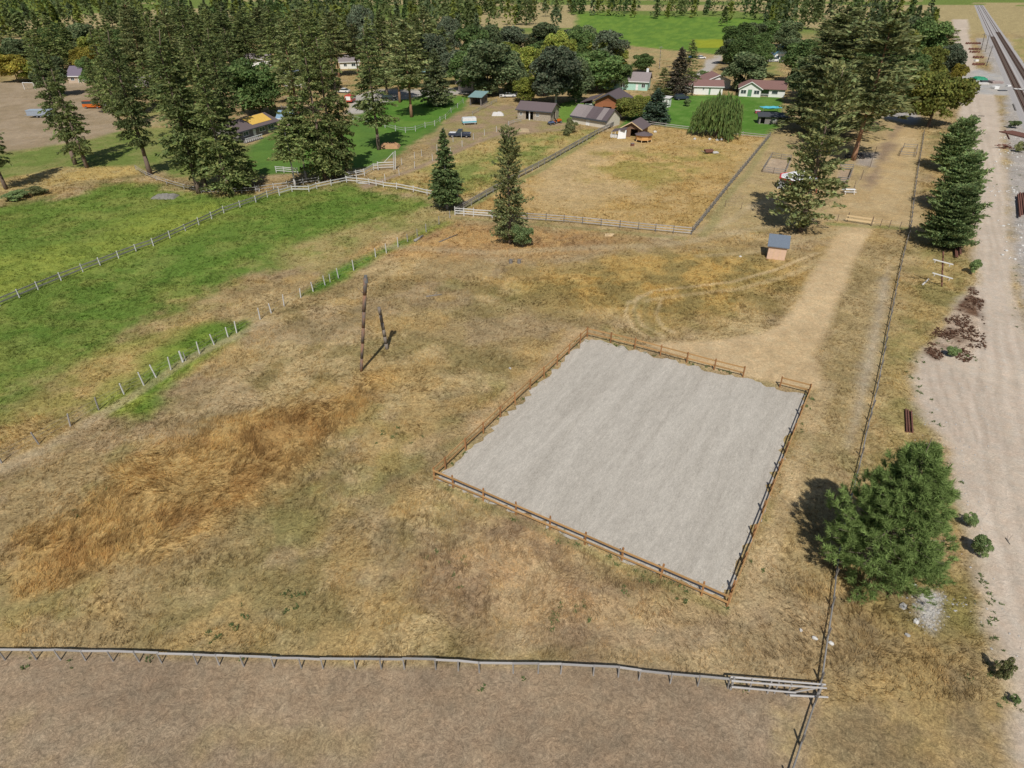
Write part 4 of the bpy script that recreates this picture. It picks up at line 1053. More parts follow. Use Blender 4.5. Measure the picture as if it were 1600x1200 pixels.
BG = [
 ('tall conifer in the dense stand behind the dry back lawn', 'stand behind the dry back lawn', ['fir_a', 'fir_b', 'fir_c', 'pine_a'],
  [(186,150),(198,112),(215,95),(232,132),(246,100),(262,150),(278,112),(292,160),(300,95),(308,130),(270,185),(318,165),(190,200),(226,110),(285,88)], (19, 27), (44, 62)),
 ('tree in the leafy band above the brown backyard', 'leafy band above the brown backyard', ['broad_a', 'fir_c', 'broad_b', 'broad_l', 'fir_a'],
  [(-10,112),(14,98),(35,106),(58,94),(76,112),(96,96),(118,104),(136,92),(158,108),(176,98),(192,118),(70,122),(184,140)], (9, 17), (40, 56)),
 ('tall conifer in the dark wood behind the broad green tree', 'dark wood behind the broad green tree', ['fir_a', 'fir_c', 'pine_a', 'fir_b'],
  [(338,108),(352,142),(350,90),(366,118),(380,88),(398,98),(415,84),(432,100),(448,88),(462,112),(478,96),(372,160),(455,160),(490,120)], (18, 26), (42, 60)),
 ('tree in the wood behind the gravel drive and bright lawn', 'wood behind the gravel drive', ['fir_c', 'pine_a', 'fir_a', 'grey_b'],
  [(515,92),(530,120),(548,88),(572,96),(585,130),(600,92),(618,108),(632,88),(648,104),(665,90),(695,112),(704,92),(640,135)], (14, 23), (36, 54)),
 ('broadleaf tree in the grove behind the stable and red barn', 'grove behind the stable', ['broad_a', 'broad_b', 'broad_l', 'grey_b'],
  [(742,112),(765,98),(788,118),(800,95),(838,112),(852,96),(872,118),(885,98),(905,112),(915,92),(850,150),(948,112),(745,128)], (11, 17), (44, 62)),
 ('broadleaf tree in the row left of the gate pines', 'trees left of the gate pines', ['broad_a', 'broad_b'],
  [(1148,82),(1170,78),(1205,72),(1225,82),(1180,90),(1140,100)], (10, 15), (40, 56)),
 ('tree in the wood behind the gate pines and olive maple', 'wood behind the gate pines', ['broad_a', 'pine_b', 'broad_o', 'broad_b'],
  [(1250,130),(1275,110),(1300,125),(1320,100),(1345,120),(1372,98),(1395,120),(1412,98),(1432,112),(1450,92),(1385,150),(1262,165),(1320,170),(1462,106)], (13, 21), (56, 80)),
]
rb = random.Random(21)
for lab, grp, kinds, pts_, hr_, wr_ in BG:
    for i, p_ in enumerate(pts_):
        k_ = kinds[i % len(kinds)]
        adj = {'fir_a': 'narrow dark', 'fir_b': 'bare trunked', 'fir_c': 'low branched', 'pine_a': 'thin crowned', 'pine_b': 'broad crowned', 'broad_a': 'deep green round', 'broad_b': 'grey green round',
               'broad_l': 'yellow green round', 'broad_o': 'olive round', 'grey_b': 'feathery grey'}[k_]
        tree('broadleaf_tree' if k_.startswith(('broad', 'grey')) else 'conifer_tree', k_, adj + ' ' + lab, p_, None, rb.uniform(*hr_), rb.uniform(*wr_), grp + ', ' + adj + ' ones', 'tree')

# far wood beyond the farm: one mass
def far_wood():
    rng = np.random.default_rng(5)
    Ps = []; Ds = []; Ls = []; Cs = []
    n = 0
    for _ in range(4000):
        y = rng.uniform(340, 1150); x = rng.uniform(-0.95, 0.95) * y
        if fbm(np.array([x]), np.array([y]), 120, 3, 50)[0] < (0.50 if y > 420 else 0.47): continue
        if y < 520 and -20 < x < 190: continue
        if abs(x - y * 0.72) < 30 + y * 0.06 : continue
        if x > 0.6 * y and y < 800: continue
        if n > 900: break
        n += 1
        h = rng.uniform(11, 23); R = h * rng.uniform(0.16, 0.32)
        con = rng.random() < 0.6
        k = 130
        t = rng.random(k) ** 0.8
        rr = R * ((1 - t) * 0.95 + 0.08 if con else np.sqrt(np.clip(1 - (2 * t - 1) ** 2, 0.05, 1)) * 1.4)
        a = rng.random(k) * 6.283; q = np.sqrt(rng.random(k))
        Ps.append(np.stack([x + np.cos(a) * rr * q, y + np.sin(a) * rr * q, 0.8 + h * t], 1))
        Ds.append(np.stack([np.cos(a), np.sin(a), np.full(k, -0.2)], 1)); Ls.append(np.full(k, 2.4) * (0.6 + 0.8 * rng.random(k)))
        b = np.array((FIR, FIRD, BRD, BRG, BRL)[rng.integers(0, 5)]) * rng.uniform(0.8, 1.2)
        Cs.append(b[None] * (0.75 + 0.5 * rng.random(k))[:, None])
    P = np.concatenate(Ps); L = np.concatenate(Ls)
    V = cards(P, np.concatenate(Ds), L, L * 0.6, rng, 0.5)
    o = put('far_wood', np_mesh('far_wood', V, 4, np.concatenate(Cs), LEAF))
    tag(o, 'far mass of conifers and broadleaf trees beyond the farm', 'woodland', kind='stuff')
far_wood()
#PART2
# ------------------------------------------------------------------ buildings
M_BROOF = mat('brown_metal_roof', (0.135, 0.105, 0.105), 0.6, 0.12, 2, 0.1, stretch=(6, 0.4, 1))
M_SHROOF = mat('grey_brown_shingles', (0.24, 0.205, 0.20), 0.9, 0.2, 5, 0.3)
M_DSHROOF = mat('dark_brown_shingles', (0.115, 0.09, 0.095), 0.9, 0.2, 5, 0.3)
M_RROOF = mat('red_brown_shingles', (0.22, 0.125, 0.11), 0.9, 0.18, 5, 0.3)
M_TROOF = mat('teal_metal_roof', (0.22, 0.34, 0.34), 0.5, 0.12, 2, 0.1)
M_BLROOF = mat('blue_grey_roof', (0.20, 0.30, 0.40), 0.6, 0.15, 3)
M_WWALL = mat('white_siding', (0.74, 0.74, 0.70), 0.7, 0.06, 3, 0.1, stretch=(0.3, 0.3, 8))
M_CWALL = mat('cream_block_wall', (0.60, 0.55, 0.46), 0.85, 0.12, 4, 0.2)
M_SWALL = mat('stone_coloured_boards', (0.42, 0.36, 0.28), 0.9, 0.35, 3, 0.3)
M_MINT = mat('mint_siding', (0.42, 0.66, 0.56), 0.75, 0.08, 3)
M_RED = mat('red_brown_boards', (0.30, 0.115, 0.055), 0.85, 0.35, 3, 0.3, stretch=(0.5, 1, 5))
M_BRB = mat('brown_boards', (0.22, 0.135, 0.085), 0.9, 0.3, 3, 0.3, stretch=(5, 5, 0.6))
M_GRB = mat('grey_boards', (0.22, 0.20, 0.185), 0.9, 0.3, 3, 0.3, stretch=(5, 5, 0.6))
M_PLY = mat('plywood', (0.62, 0.43, 0.31), 0.85, 0.12, 2.5, 0.1, stretch=(1, 1, 4))
M_TRIM = mat('white_trim', (0.78, 0.78, 0.76), 0.6, 0.05, 4)
M_DTRIM = mat('dark_fascia', (0.07, 0.075, 0.085), 0.7, 0.15, 4)
M_GLASS = mat('window_glass', (0.05, 0.07, 0.075), 0.08, 0.1, 2, spec=0.6)
M_GREEN_D = mat('green_door_paint', (0.12, 0.25, 0.14), 0.6, 0.08, 3)
M_BLACK = mat('black_paint', (0.022, 0.022, 0.024), 0.5, 0.15, 4)
M_TARP = mat('yellow_tarp', (0.72, 0.46, 0.10), 0.6, 0.12, 3, 0.2)
M_TURQ = mat('turquoise_tarp', (0.10, 0.42, 0.52), 0.5, 0.12, 2, 0.2)
M_WSHEET = mat('white_sheet', (0.78, 0.78, 0.78), 0.5, 0.06, 2, 0.15)
M_ORB = mat('orange_new_wood', (0.66, 0.36, 0.13), 0.8, 0.15, 4)
M_RUST = mat('rust', (0.155, 0.07, 0.05), 0.9, 0.35, 6, 0.2)
M_CONC = mat('pale_concrete', (0.58, 0.56, 0.53), 0.9, 0.12, 4, 0.2)
M_LIMB = mat('blue_paint', (0.08, 0.28, 0.40), 0.6, 0.1, 4)
M_BLSH = mat('blue_grey_shingles', (0.135, 0.165, 0.205), 0.9, 0.18, 8, 0.3)

def hp(px, base, top):
    return TOP(px, top, G(px, base).y).z

def wall_boxes(b, L, H, t, holes, place):
    """wall of length L, height H along u; holes (u0,u1,z0,z1)"""
    u = 0
    for (u0, u1, z0, z1) in sorted(holes):
        if u0 > u + 0.01: place(b, u, u0, 0, H)
        if z0 > 0.03: place(b, u0, u1, 0, z0)
        if z1 < H - 0.03: place(b, u0, u1, z1, H)
        u = u1
    if L > u + 0.01: place(b, u, L, 0, H)

def house(name, label, cat, A, B, D, wh, rh, ridge='x', ov=0.45, mw=M_WWALL, mr=M_RROOF, front=(), right=(), left=(), fascia=M_TRIM, group=None, panels=1, gable=None, roof_name='roof'):
    """A, B: photo pixels of the two near ground corners; openings: (kind, u0, u1, z0, z1) with u as a fraction of the wall"""
    a, c = G(*A), G(*B); L = (c - a).length
    t = thing(name, label, cat, a, math.atan2(c.y - a.y, c.x - a.x), group)
    th = 0.16
    def fp(b, u0, u1, z0, z1): b.box(u0, u1, 0, th, z0, z1)
    def rp(b, u0, u1, z0, z1): b.box(L - th, L, th + u0, th + u1, z0, z1)
    def lp(b, u0, u1, z0, z1): b.box(0, th, th + u0, th + u1, z0, z1)
    Ls = D - 2 * th
    hf = [(k[1] * L, k[2] * L, k[3], k[4]) for k in front]
    hr = [(k[1] * Ls, k[2] * Ls, k[3], k[4]) for k in right]
    hl = [(k[1] * Ls, k[2] * Ls, k[3], k[4]) for k in left]
    gm = gable or mw
    for hs, pl, LL in ((hf, fp, L), (hr, rp, Ls), (hl, lp, Ls)):
        b = MB(); wall_boxes(b, LL, wh, th, hs, pl); b.build('wall', mw, t)
    MB().box(0, L, D - th, D, 0, wh).build('wall', mw, t)
    z1 = wh + 0.003
    if ridge == 'x':
        for x0 in (0, L - th):
            b = MB(); n = [(x0, 0, z1), (x0, D, z1), (x0, D / 2, wh + rh - 0.02)]
            b.add(n + [(x + th, y, z) for x, y, z in n], [(0, 1, 2), (5, 4, 3), (0, 3, 4, 1), (1, 4, 5, 2), (2, 5, 3, 0)]); b.build('gable_wall', gm, t)
        sl = rh / (D / 2); zl_ = wh - ov * sl
        for s in (0, 1):
            y0 = -ov if s == 0 else D + ov
            for k in range(panels):
                x0 = -ov + (L + 2 * ov) * k / panels; x1 = -ov + (L + 2 * ov) * (k + 1) / panels
                b = MB().slab([(x0, y0, zl_ + .16), (x1, y0, zl_ + .16), (x1, D / 2, wh + rh + .16), (x0, D / 2, wh + rh + .16)], 0.14)
                b.build(roof_name, mr if not isinstance(mr, (list, tuple)) else mr[k % len(mr)], t)
        if fascia: MB().box(-ov, L + ov, -ov - 0.06, -ov - 0.003, zl_ - 0.08, zl_ + 0.17).build('fascia', fascia, t)
    elif ridge == 'y':
        for y0 in (0, D - th):
            b = MB(); n = [(0, y0, z1), (L, y0, z1), (L / 2, y0, wh + rh - 0.02)]
            b.add(n + [(x, y + th, z) for x, y, z in n], [(0, 1, 2), (5, 4, 3), (0, 3, 4, 1), (1, 4, 5, 2), (2, 5, 3, 0)]); b.build('gable_wall', gm, t)
        sl = rh / (L / 2); zl_ = wh - ov * sl
        for s in (0, 1):
            x0 = -ov if s == 0 else L + ov
            MB().slab([(x0, -ov, zl_ + .16), (L / 2, -ov, wh + rh + .16), (L / 2, D + ov, wh + rh + .16), (x0, D + ov, zl_ + .16)], 0.14).build(roof_name, mr, t)
            if fascia:
                MB().slab([(x0, -ov - .06, zl_ + .17), (L / 2, -ov - .06, wh + rh + .17), (L / 2, -ov - .003, wh + rh + .17), (x0, -ov - .003, zl_ + .17)], 0.24).build('fascia', fascia, t)
    else:                                        # one slope, rh higher at the back
        MB().slab([(-ov, -ov, wh - ov * rh / D + .16), (L + ov, -ov, wh - ov * rh / D + .16), (L + ov, D + ov, wh + rh + ov * rh / D + .16), (-ov, D + ov, wh + rh + ov * rh / D + .16)], 0.13).build(roof_name, mr, t)
        MB().box(0.01, L - 0.01, D - th + 0.01, D - 0.01, wh + 0.002, wh + rh).build('wall', mw, t)
        for x0 in (0.002, L - th + 0.002):
            b = MB(); n = [(x0, 0.05, z1), (x0, D - th, z1), (x0, D - th, wh + rh - 0.03)]
            b.add(n + [(x + th - 0.004, y, z) for x, y, z in n], [(0, 1, 2), (5, 4, 3), (0, 3, 4, 1), (1, 4, 5, 2), (2, 5, 3, 0)]); b.build('gable_wall', gm, t)
    # what fills the openings
    for side, ops, LL in (('f', front, L), ('r', right, Ls), ('l', left, Ls)):
        for k in ops:
            kind, u0, u1, z0, z1 = k[:5]; u0 *= LL; u1 *= LL
            rz, org = {'f': (0, Vector((0, 0, 0))), 'r': (math.pi / 2, Vector((L, th, 0))), 'l': (-math.pi / 2, Vector((0, th + Ls, 0)))}[side]
            if side == 'l': u0, u1 = Ls - u1, Ls - u0
            if kind == 'hole': continue
            e = 0.09
            if kind == 'window':
                b = MB().box(u0 - e, u1 + e, -0.05, 0.05, z0 - e, z0).box(u0 - e, u1 + e, -0.05, 0.05, z1, z1 + e).box(u0 - e, u0, -0.05, 0.05, z0, z1).box(u1, u1 + e, -0.05, 0.05, z0, z1)
                b.box((u0 + u1) / 2 - 0.03, (u0 + u1) / 2 + 0.03, -0.03, 0.04, z0, z1)
                f = b.build('window', k[5] if len(k) > 5 else M_TRIM, t, loc=org, rot=(0, 0, rz))
                MB().box(u0, u1, 0.06, 0.09, z0, z1).build('pane', M_GLASS, f)
            else:
                m = k[5] if len(k) > 5 else M_TRIM
                d = MB().box(u0 + .01, u1 - .01, 0.03, 0.09, z0, z1 - .01).build('door', m, t, loc=org, rot=(0, 0, rz))
                MB().box(u1 - 0.16, u1 - 0.1, -0.01, 0.03, 1.0, 1.1).build('handle', M_BLACK, d)
    return t, L

def gd(p, q, h=0.0): return (G(*p, h) - G(*q, h)).length

# stable in the farmyard
t, L = house('stable', 'long stone coloured stable with brown metal roof and two dark doorways', 'stable', (808.5, 186), (860, 190.5), 6.5, hp(808, 186, 170), 1.5, 'x', 0.5, M_SWALL, M_BROOF,
      front=[('window', 0.08, 0.14, 1.2, 2.0), ('hole', 0.255, 0.35, 0.05, 2.3), ('hole', 0.385, 0.48, 0.05, 2.3), ('window', 0.575, 0.645, 1.2, 2.0)], right=[('hole', 0.4, 0.6, 0.05, 2.1)], fascia=M_DTRIM)
MB().box(0.352 * L, 0.383 * L, -0.06, -0.003, 0, 2.5).build('door_post', M_TRIM, t)
# white shed with patched roof
t, L = house('shed', 'white walled shed with patchwork of grey and brown roof sheets', 'shed', (893, 192), (946.5, 201), 6.5, 2.1, 2.2, 'x', 0.4, M_CWALL, [M_SHROOF, M_SHROOF, M_SHROOF, M_DSHROOF, M_DSHROOF, M_SHROOF, M_DSHROOF],
      front=[('door', 0.42, 0.53, 0.05, 2.0, M_TRIM)], fascia=M_DTRIM, panels=7, roof_name='roof_panel')
MB().box(-0.3, L + 0.3, -0.47, -0.40, 1.55, 1.86).build('fascia', M_DTRIM, t)
# red barn with lean-to
dB = gd((947, 146), (967, 137.5), 5.0)
t, L = house('barn', 'red brown barn with wide gable and dark grey roof behind the white shed', 'barn', (929, 174), (971, 177), 11, 3.0, 2.0, 'y', 0.8, M_RED, M_DSHROOF, front=[('hole', 0.30, 0.62, 0.05, 1.5)], fascia=M_DTRIM)
MB().box(-3.6, -3.45, 0.5, 10, 0, 2.2).build('lean_to_wall', M_BRB, t)
MB().slab([(-4.4, -0.6, 2.35), (-0.2, -0.6, 3.5), (-0.2, 10.6, 3.5), (-4.4, 10.6, 2.35)], 0.14).build('lean_to_roof', M_DSHROOF, t)
b = MB().box(-3.45, -0.3, 0.42, 0.5, 0, 0.9).build('lean_to_wall', M_BRB, t)
f = MB().box(-3.2, -0.6, 0.30, 0.42, 0.95, 1.15).box(-3.2, -0.6, 0.30, 0.42, 1.75, 2.0).box(-3.2, -2.7, 0.30, 0.42, 1.15, 1.75).box(-1.1, -0.6, 0.30, 0.42, 1.15, 1.75).build('window', M_TRIM, t)
MB().box(-2.7, -1.1, 0.36, 0.40, 1.15, 1.75).build('pane', M_GLASS, f)
# small brown roofed shed with lean-to and white sheet
t, L = house('shed', 'small brown roofed shed with white sheet leaning on its open front', 'shed', (972, 213), (1000, 216), 6.0, 2.3, 1.3, 'y', 0.6, M_BRB, M_BROOF, front=[('hole', 0.45, 0.85, 0.05, 2.0)], fascia=M_PALE)
MB().slab([(-1.9, -3.0, 1.5), (1.6, -3.0, 2.2), (1.6, -0.7, 2.5), (-1.9, -0.7, 1.8)], 0.08).build('lean_to_roof', M_DSHROOF, t)
MB().add([(-0.1, -3.3, 0), (1.75, -2.4, 0.1), (1.7, -2.2, 2.05), (0.0, -3.0, 2.0), (-0.1, -3.2, 0), (1.75, -2.3, 0.1), (1.7, -2.1, 2.05), (0.0, -2.9, 2.0)], [(0,1,2,3),(7,6,5,4),(4,5,1,0),(5,6,2,1),(6,7,3,2),(7,4,0,3)]).build('white_sheet', M_WSHEET, t)
for x in (-1.8, -0.9): MB().tube((x, -2.9, 0), (x, -2.9, 1.65), 0.06).build('post', M_TRIM, t)
MB().box(-2.3, -0.5, -2.6, -1.6, 0, 0.75).build('stacked_boards', M_CONC, t, bevel=0.05)
# octagonal wooden coop
q = G(1005, 221)
t = thing('coop', 'octagonal orange wood coop on legs with brown roof in the paddock corner', 'coop', q)
R = 1.9
P8 = [(R * math.cos(math.pi / 8 + i * math.pi / 4), R * math.sin(math.pi / 8 + i * math.pi / 4)) for i in range(8)]
for i in range(8):
    a, b_ = Vector((*P8[i], 0)), Vector((*P8[(i + 1) % 8], 0))
    d = (b_ - a).normalized(); nn = Vector((d.y, -d.x, 0)) * 0.05
    for z0, z1 in ((0.55, 0.95), (0.98, 1.3), (1.33, 1.65)):
        MB().add([a + Vector((0,0,z0)), b_ + Vector((0,0,z0)), b_ + Vector((0,0,z1)), a + Vector((0,0,z1)), a + nn + Vector((0,0,z0)), b_ + nn + Vector((0,0,z0)), b_ + nn + Vector((0,0,z1)), a + nn + Vector((0,0,z1))],
                 [(0,1,2,3),(7,6,5,4),(4,5,1,0),(5,6,2,1),(6,7,3,2),(7,4,0,3)]).build('wall_board', M_ORB, t)
    MB().tube(a * 1.12, a + Vector((0, 0, 0.6)), 0.07).build('leg', M_PALE, t)
    r0 = 1.2
    MB().add([a * r0 + Vector((0,0,1.7)), b_ * r0 + Vector((0,0,1.7)), (0,0,2.35), a * r0 + Vector((0,0,1.62)), b_ * r0 + Vector((0,0,1.62)), (0,0,2.27)], [(0,1,2),(5,4,3),(3,4,1,0),(4,5,2,1),(5,3,0,2)]).build('roof_panel', M_BROOF, t)
# teal roofed shelter
t, L = house('shelter', 'open shelter with teal metal roof and dark front', 'shelter', (734, 164.5), (752, 165.5), 6.0, 2.4, 0.7, 'mono', 0.4, M_GRB, M_TROOF, front=[('hole', 0.08, 0.92, 0.05, 2.2)], right=[('hole', 0.08, 0.28, 0.3, 2.2), ('hole', 0.36, 0.6, 0.3, 2.2), ('hole', 0.68, 0.92, 0.3, 2.2)])
# house with yellow tarp
t, L = house('house', 'low house with brown roof and a yellow tarp spread over it', 'house', (375, 222), (435, 204), 8.0, 2.5, 1.5, 'x', 0.7, M_GRB, M_BROOF, front=[('window', 0.12, 0.24, 1.0, 1.9), ('door', 0.36, 0.43, 0.05, 2.05, M_TRIM), ('window', 0.52, 0.66, 1.0, 1.9), ('window', 0.75, 0.9, 1.0, 1.9)], fascia=M_DTRIM)
sl = 1.5 / 4.0
MB().slab([(L * 0.42, 0.5, 2.5 + 0.5 * sl + .23), (L * 0.92, 0.5, 2.5 + 0.5 * sl + .23), (L * 0.97, 3.8, 2.5 + 3.8 * sl + .23), (L * 0.40, 3.7, 2.5 + 3.7 * sl + .23)], 0.05).build('tarp', M_TARP, t)
MB().box(1.2, 1.8, 4.6, 5.2, 3.4, 4.9).build('chimney', M_BLACK, t)
b = MB()
for i in range(9): b.box(-0.6 + i * 0.7, -0.5 + i * 0.7, -2.6, -2.5, 0, 1.0)
b.box(-0.7, 5.3, -2.62, -2.48, 1.0, 1.1); b.build('railing', M_TRIM, t)
MB().box(-0.7, 5.3, -2.7, -0.01, 0.02, 0.25).build('deck', M_GRB, t)
t, L = house('house', 'small house with pale blue roof right of the yellow tarp', 'house', (436, 200), (456, 200), 6, 2.5, 1.3, 'x', 0.4, mat('pink_plaster', (0.55, 0.38, 0.31), 0.85, 0.12, 3), M_BLROOF, front=[('window', 0.2, 0.4, 1, 1.9), ('window', 0.6, 0.8, 1, 1.9)])
# mint house
t, L = house('house', 'mint green house with mauve roof and white chimney behind the round tree', 'house', (946, 139), (1011, 142), 9, 3.0, 2.2, 'x', 0.5, M_MINT, M_SHROOF, front=[('window', 0.12, 0.22, 1.0, 2.1), ('window', 0.36, 0.46, 1.0, 2.1), ('door', 0.72, 0.78, 0.05, 2.1), ('window', 0.86, 0.94, 1.0, 2.1)])
MB().box(L * 0.9, L * 0.9 + 0.8, 5.2, 6.0, 4.0, 6.4).build('chimney', M_TRIM, t)
# white garage block
t, L = house('garage', 'white garage with red brown roof between the willow and the gravel drive', 'garage', (1083.5, 147.5), (1128, 148.5), 8, 2.6, 1.4, 'x', 0.4, M_WWALL, M_RROOF, front=[('window', 0.30, 0.35, 1.5, 2.1), ('door', 0.52, 0.58, 0.05, 2.0, M_GREEN_D)])
t, L = house('garage_wing', 'white gabled garage wing standing behind the white garage', 'garage', (1102, 139), (1140, 139), 10, 2.7, 1.7, 'y', 0.5, M_WWALL, M_RROOF)
t, L = house('garage_wing', 'small white wing left of the garage beside the spruces', 'garage', (1077, 146), (1090, 141), 8, 2.6, 1.6, 'y', 0.4, M_WWALL, M_RROOF)
# white house
t, L = house('house', 'white bungalow with green door and red brown roof behind the lawn', 'house', (1154, 150.5), (1187.5, 152), 9, 2.6, 1.9, 'y', 0.5, M_WWALL, M_RROOF,
      front=[('window', 0.07, 0.31, 0.9, 2.0), ('door', 0.39, 0.58, 0.08, 2.2, M_GREEN_D), ('window', 0.68, 0.92, 0.9, 2.0)])
b = MB(); L2 = 8.0
for s in (0, 1):
    y0 = 0.9 if s == 0 else 9.6
    MB().slab([(L + 0.1, y0, 2.45), (L + L2, y0, 2.45), (L + L2, 5.2, 4.55), (L * 0.5, 5.2, 4.55)], 0.15).build('roof', M_RROOF, t)
MB().box(L + 0.003, L + 2.6, 3.0, 3.16, 0, 2.5).build('wall', M_GREEN_D, t)
MB().box(L + 2.6, L + L2 - 0.4, 1.4, 1.56, 0, 2.4).build('wall', M_WWALL, t)
MB().box(L + 2.6, L + 2.76, 1.563, 3.0, 0, 2.4).build('wall', M_WWALL, t)
MB().box(L + L2 - 0.56, L + L2 - 0.4, 1.563, 9, 0, 2.4).build('wall', M_WWALL, t)
f = MB().box(L + 3.4, L + 5.4, 1.33, 1.395, 0.9, 1.0).box(L + 3.4, L + 5.4, 1.33, 1.395, 1.9, 2.0).box(L + 3.4, L + 3.5, 1.33, 1.395, 1.0, 1.9).box(L + 5.3, L + 5.4, 1.33, 1.395, 1.0, 1.9).build('window', M_TRIM, t)
MB().box(L + 3.5, L + 5.3, 1.35, 1.39, 1.0, 1.9).build('pane', M_GLASS, f)
b = MB()
for i in range(7): b.box(L + 0.2 + i * 0.38, L + 0.26 + i * 0.38, 0.3, 0.36, 0.1, 0.9)
b.box(L + 0.1, L + 2.6, 0.28, 0.38, 0.9, 1.0); b.build('railing', M_TRIM, t)
# blue trimmed house
t, L = house('house', 'white house with blue trim and roof on the far dry lawn', 'house', (1209, 96), (1229, 96.5), 9, 3.2, 3.0, 'y', 0.6, M_WWALL, M_BLROOF, front=[('window', 0.12, 0.34, 1.0, 2.2, M_LIMB), ('door', 0.45, 0.55, 0.05, 2.2, M_LIMB), ('window', 0.66, 0.88, 1.0, 2.2, M_LIMB)], fascia=M_LIMB, gable=mat('pale_blue_siding', (0.45, 0.62, 0.70), 0.7, 0.08, 3))
# tiny white shed, play shed, small hut
t, L = house('shed', 'tiny white garden shed with flat roof beside the dark spruce', 'shed', (1033.5, 167), (1044, 168), 2.4, 2.5, 0.2, 'mono', 0.25, M_WWALL, M_CONC, front=[('door', 0.5, 0.8, 0.05, 2.0, M_GRB)])
t, L = house('shed', 'low dark open fronted play shed on the lawn by the orange bush', 'shed', (1185, 193.5), (1226, 195), 3.0, 1.9, 0.4, 'mono', 0.5, M_GRB, M_DTRIM, front=[('hole', 0.06, 0.22, 0.05, 1.7), ('window', 0.5, 0.62, 0.9, 1.5), ('hole', 0.72, 0.84, 0.05, 1.7)])
t, L = house('hut', 'small plywood hut with blue grey shingle roof alone in the dry meadow', 'hut', (1197.5, 404), (1225.5, 407.5), 2.2, hp(1197, 404, 384), 0.75, 'mono', 0.25, M_PLY, M_BLSH)
for i in range(1, 3): MB().box(L * i / 3 - 0.02, L * i / 3 + 0.02, -0.025, -0.003, 0.02, 2.05).build('batten', M_PALE, t)
# background houses among the trees
house('house', 'white gabled house with dark roof behind the teal roofed shelter', 'house', (716, 142), (742, 143), 9, 3, 2.6, 'y', 0.5, mat('pink_white_siding', (0.68, 0.58, 0.55), 0.8, 0.08, 3), M_DSHROOF, front=[('window', 0.2, 0.4, 1, 2.1), ('window', 0.6, 0.8, 1, 2.1)])
house('garage', 'dark open sided garage at the back of the bright lawn', 'garage', (648, 124), (672, 124), 7, 2.6, 0.6, 'mono', 0.5, M_DTRIM, M_TROOF, front=[('hole', 0.06, 0.46, 0.05, 2.4), ('hole', 0.54, 0.94, 0.05, 2.4)])
house('house', 'purple brown roofed house behind the brown backyard', 'house', (108, 130), (142, 130), 9, 2.6, 2.6, 'x', 0.5, mat('tan_siding', (0.5, 0.40, 0.30), 0.8, 0.1, 3), mat('purple_shingles', (0.17, 0.14, 0.18), 0.9, 0.15, 5), front=[('window', 0.15, 0.3, 1, 2), ('door', 0.45, 0.52, 0.05, 2.1), ('window', 0.7, 0.85, 1, 2)])
house('house', 'grey roofed house behind the dry back lawn among firs', 'house', (208, 148), (256, 145), 9, 2.6, 2.2, 'x', 0.5, mat('brown_siding', (0.36, 0.25, 0.2), 0.8, 0.1, 3), M_SHROOF, front=[('window', 0.15, 0.3, 1, 2), ('window', 0.6, 0.75, 1, 2)])
house('house', 'small white house with orange roof high among the firs', 'house', (242, 120), (272, 120), 8, 2.8, 2.0, 'x', 0.4, M_WWALL, mat('orange_shingles', (0.36, 0.19, 0.13), 0.9, 0.15, 5), front=[('window', 0.15, 0.3, 1, 2), ('window', 0.6, 0.75, 1, 2)])
house('house', 'long white house behind the broad green tree', 'house', (384, 104), (424, 103), 9, 2.8, 1.6, 'x', 0.4, M_WWALL, M_SHROOF, front=[('window', 0.15, 0.3, 1, 2), ('window', 0.6, 0.75, 1, 2)])
house('house', 'grey blue roofed house left of the tall fir clump', 'house', (448, 138), (478, 136), 9, 2.8, 2.2, 'x', 0.5, M_CONC, M_BLSH, front=[('window', 0.2, 0.4, 1, 2), ('door', 0.5, 0.58, 0.05, 2.0)])
house('house', 'white house behind the trees at the end of the gravel drive', 'house', (532, 108), (562, 107), 9, 2.8, 1.8, 'x', 0.5, M_WWALL, M_SHROOF, front=[('window', 0.2, 0.35, 1, 2), ('window', 0.6, 0.8, 1, 2)])
house('shed', 'grey shed glimpsed between the stable trees and red barn', 'shed', (886, 134), (898, 134), 5, 3.6, 1.2, 'x', 0.3, M_GRB, M_TROOF, front=[('window', 0.3, 0.6, 1, 2)])

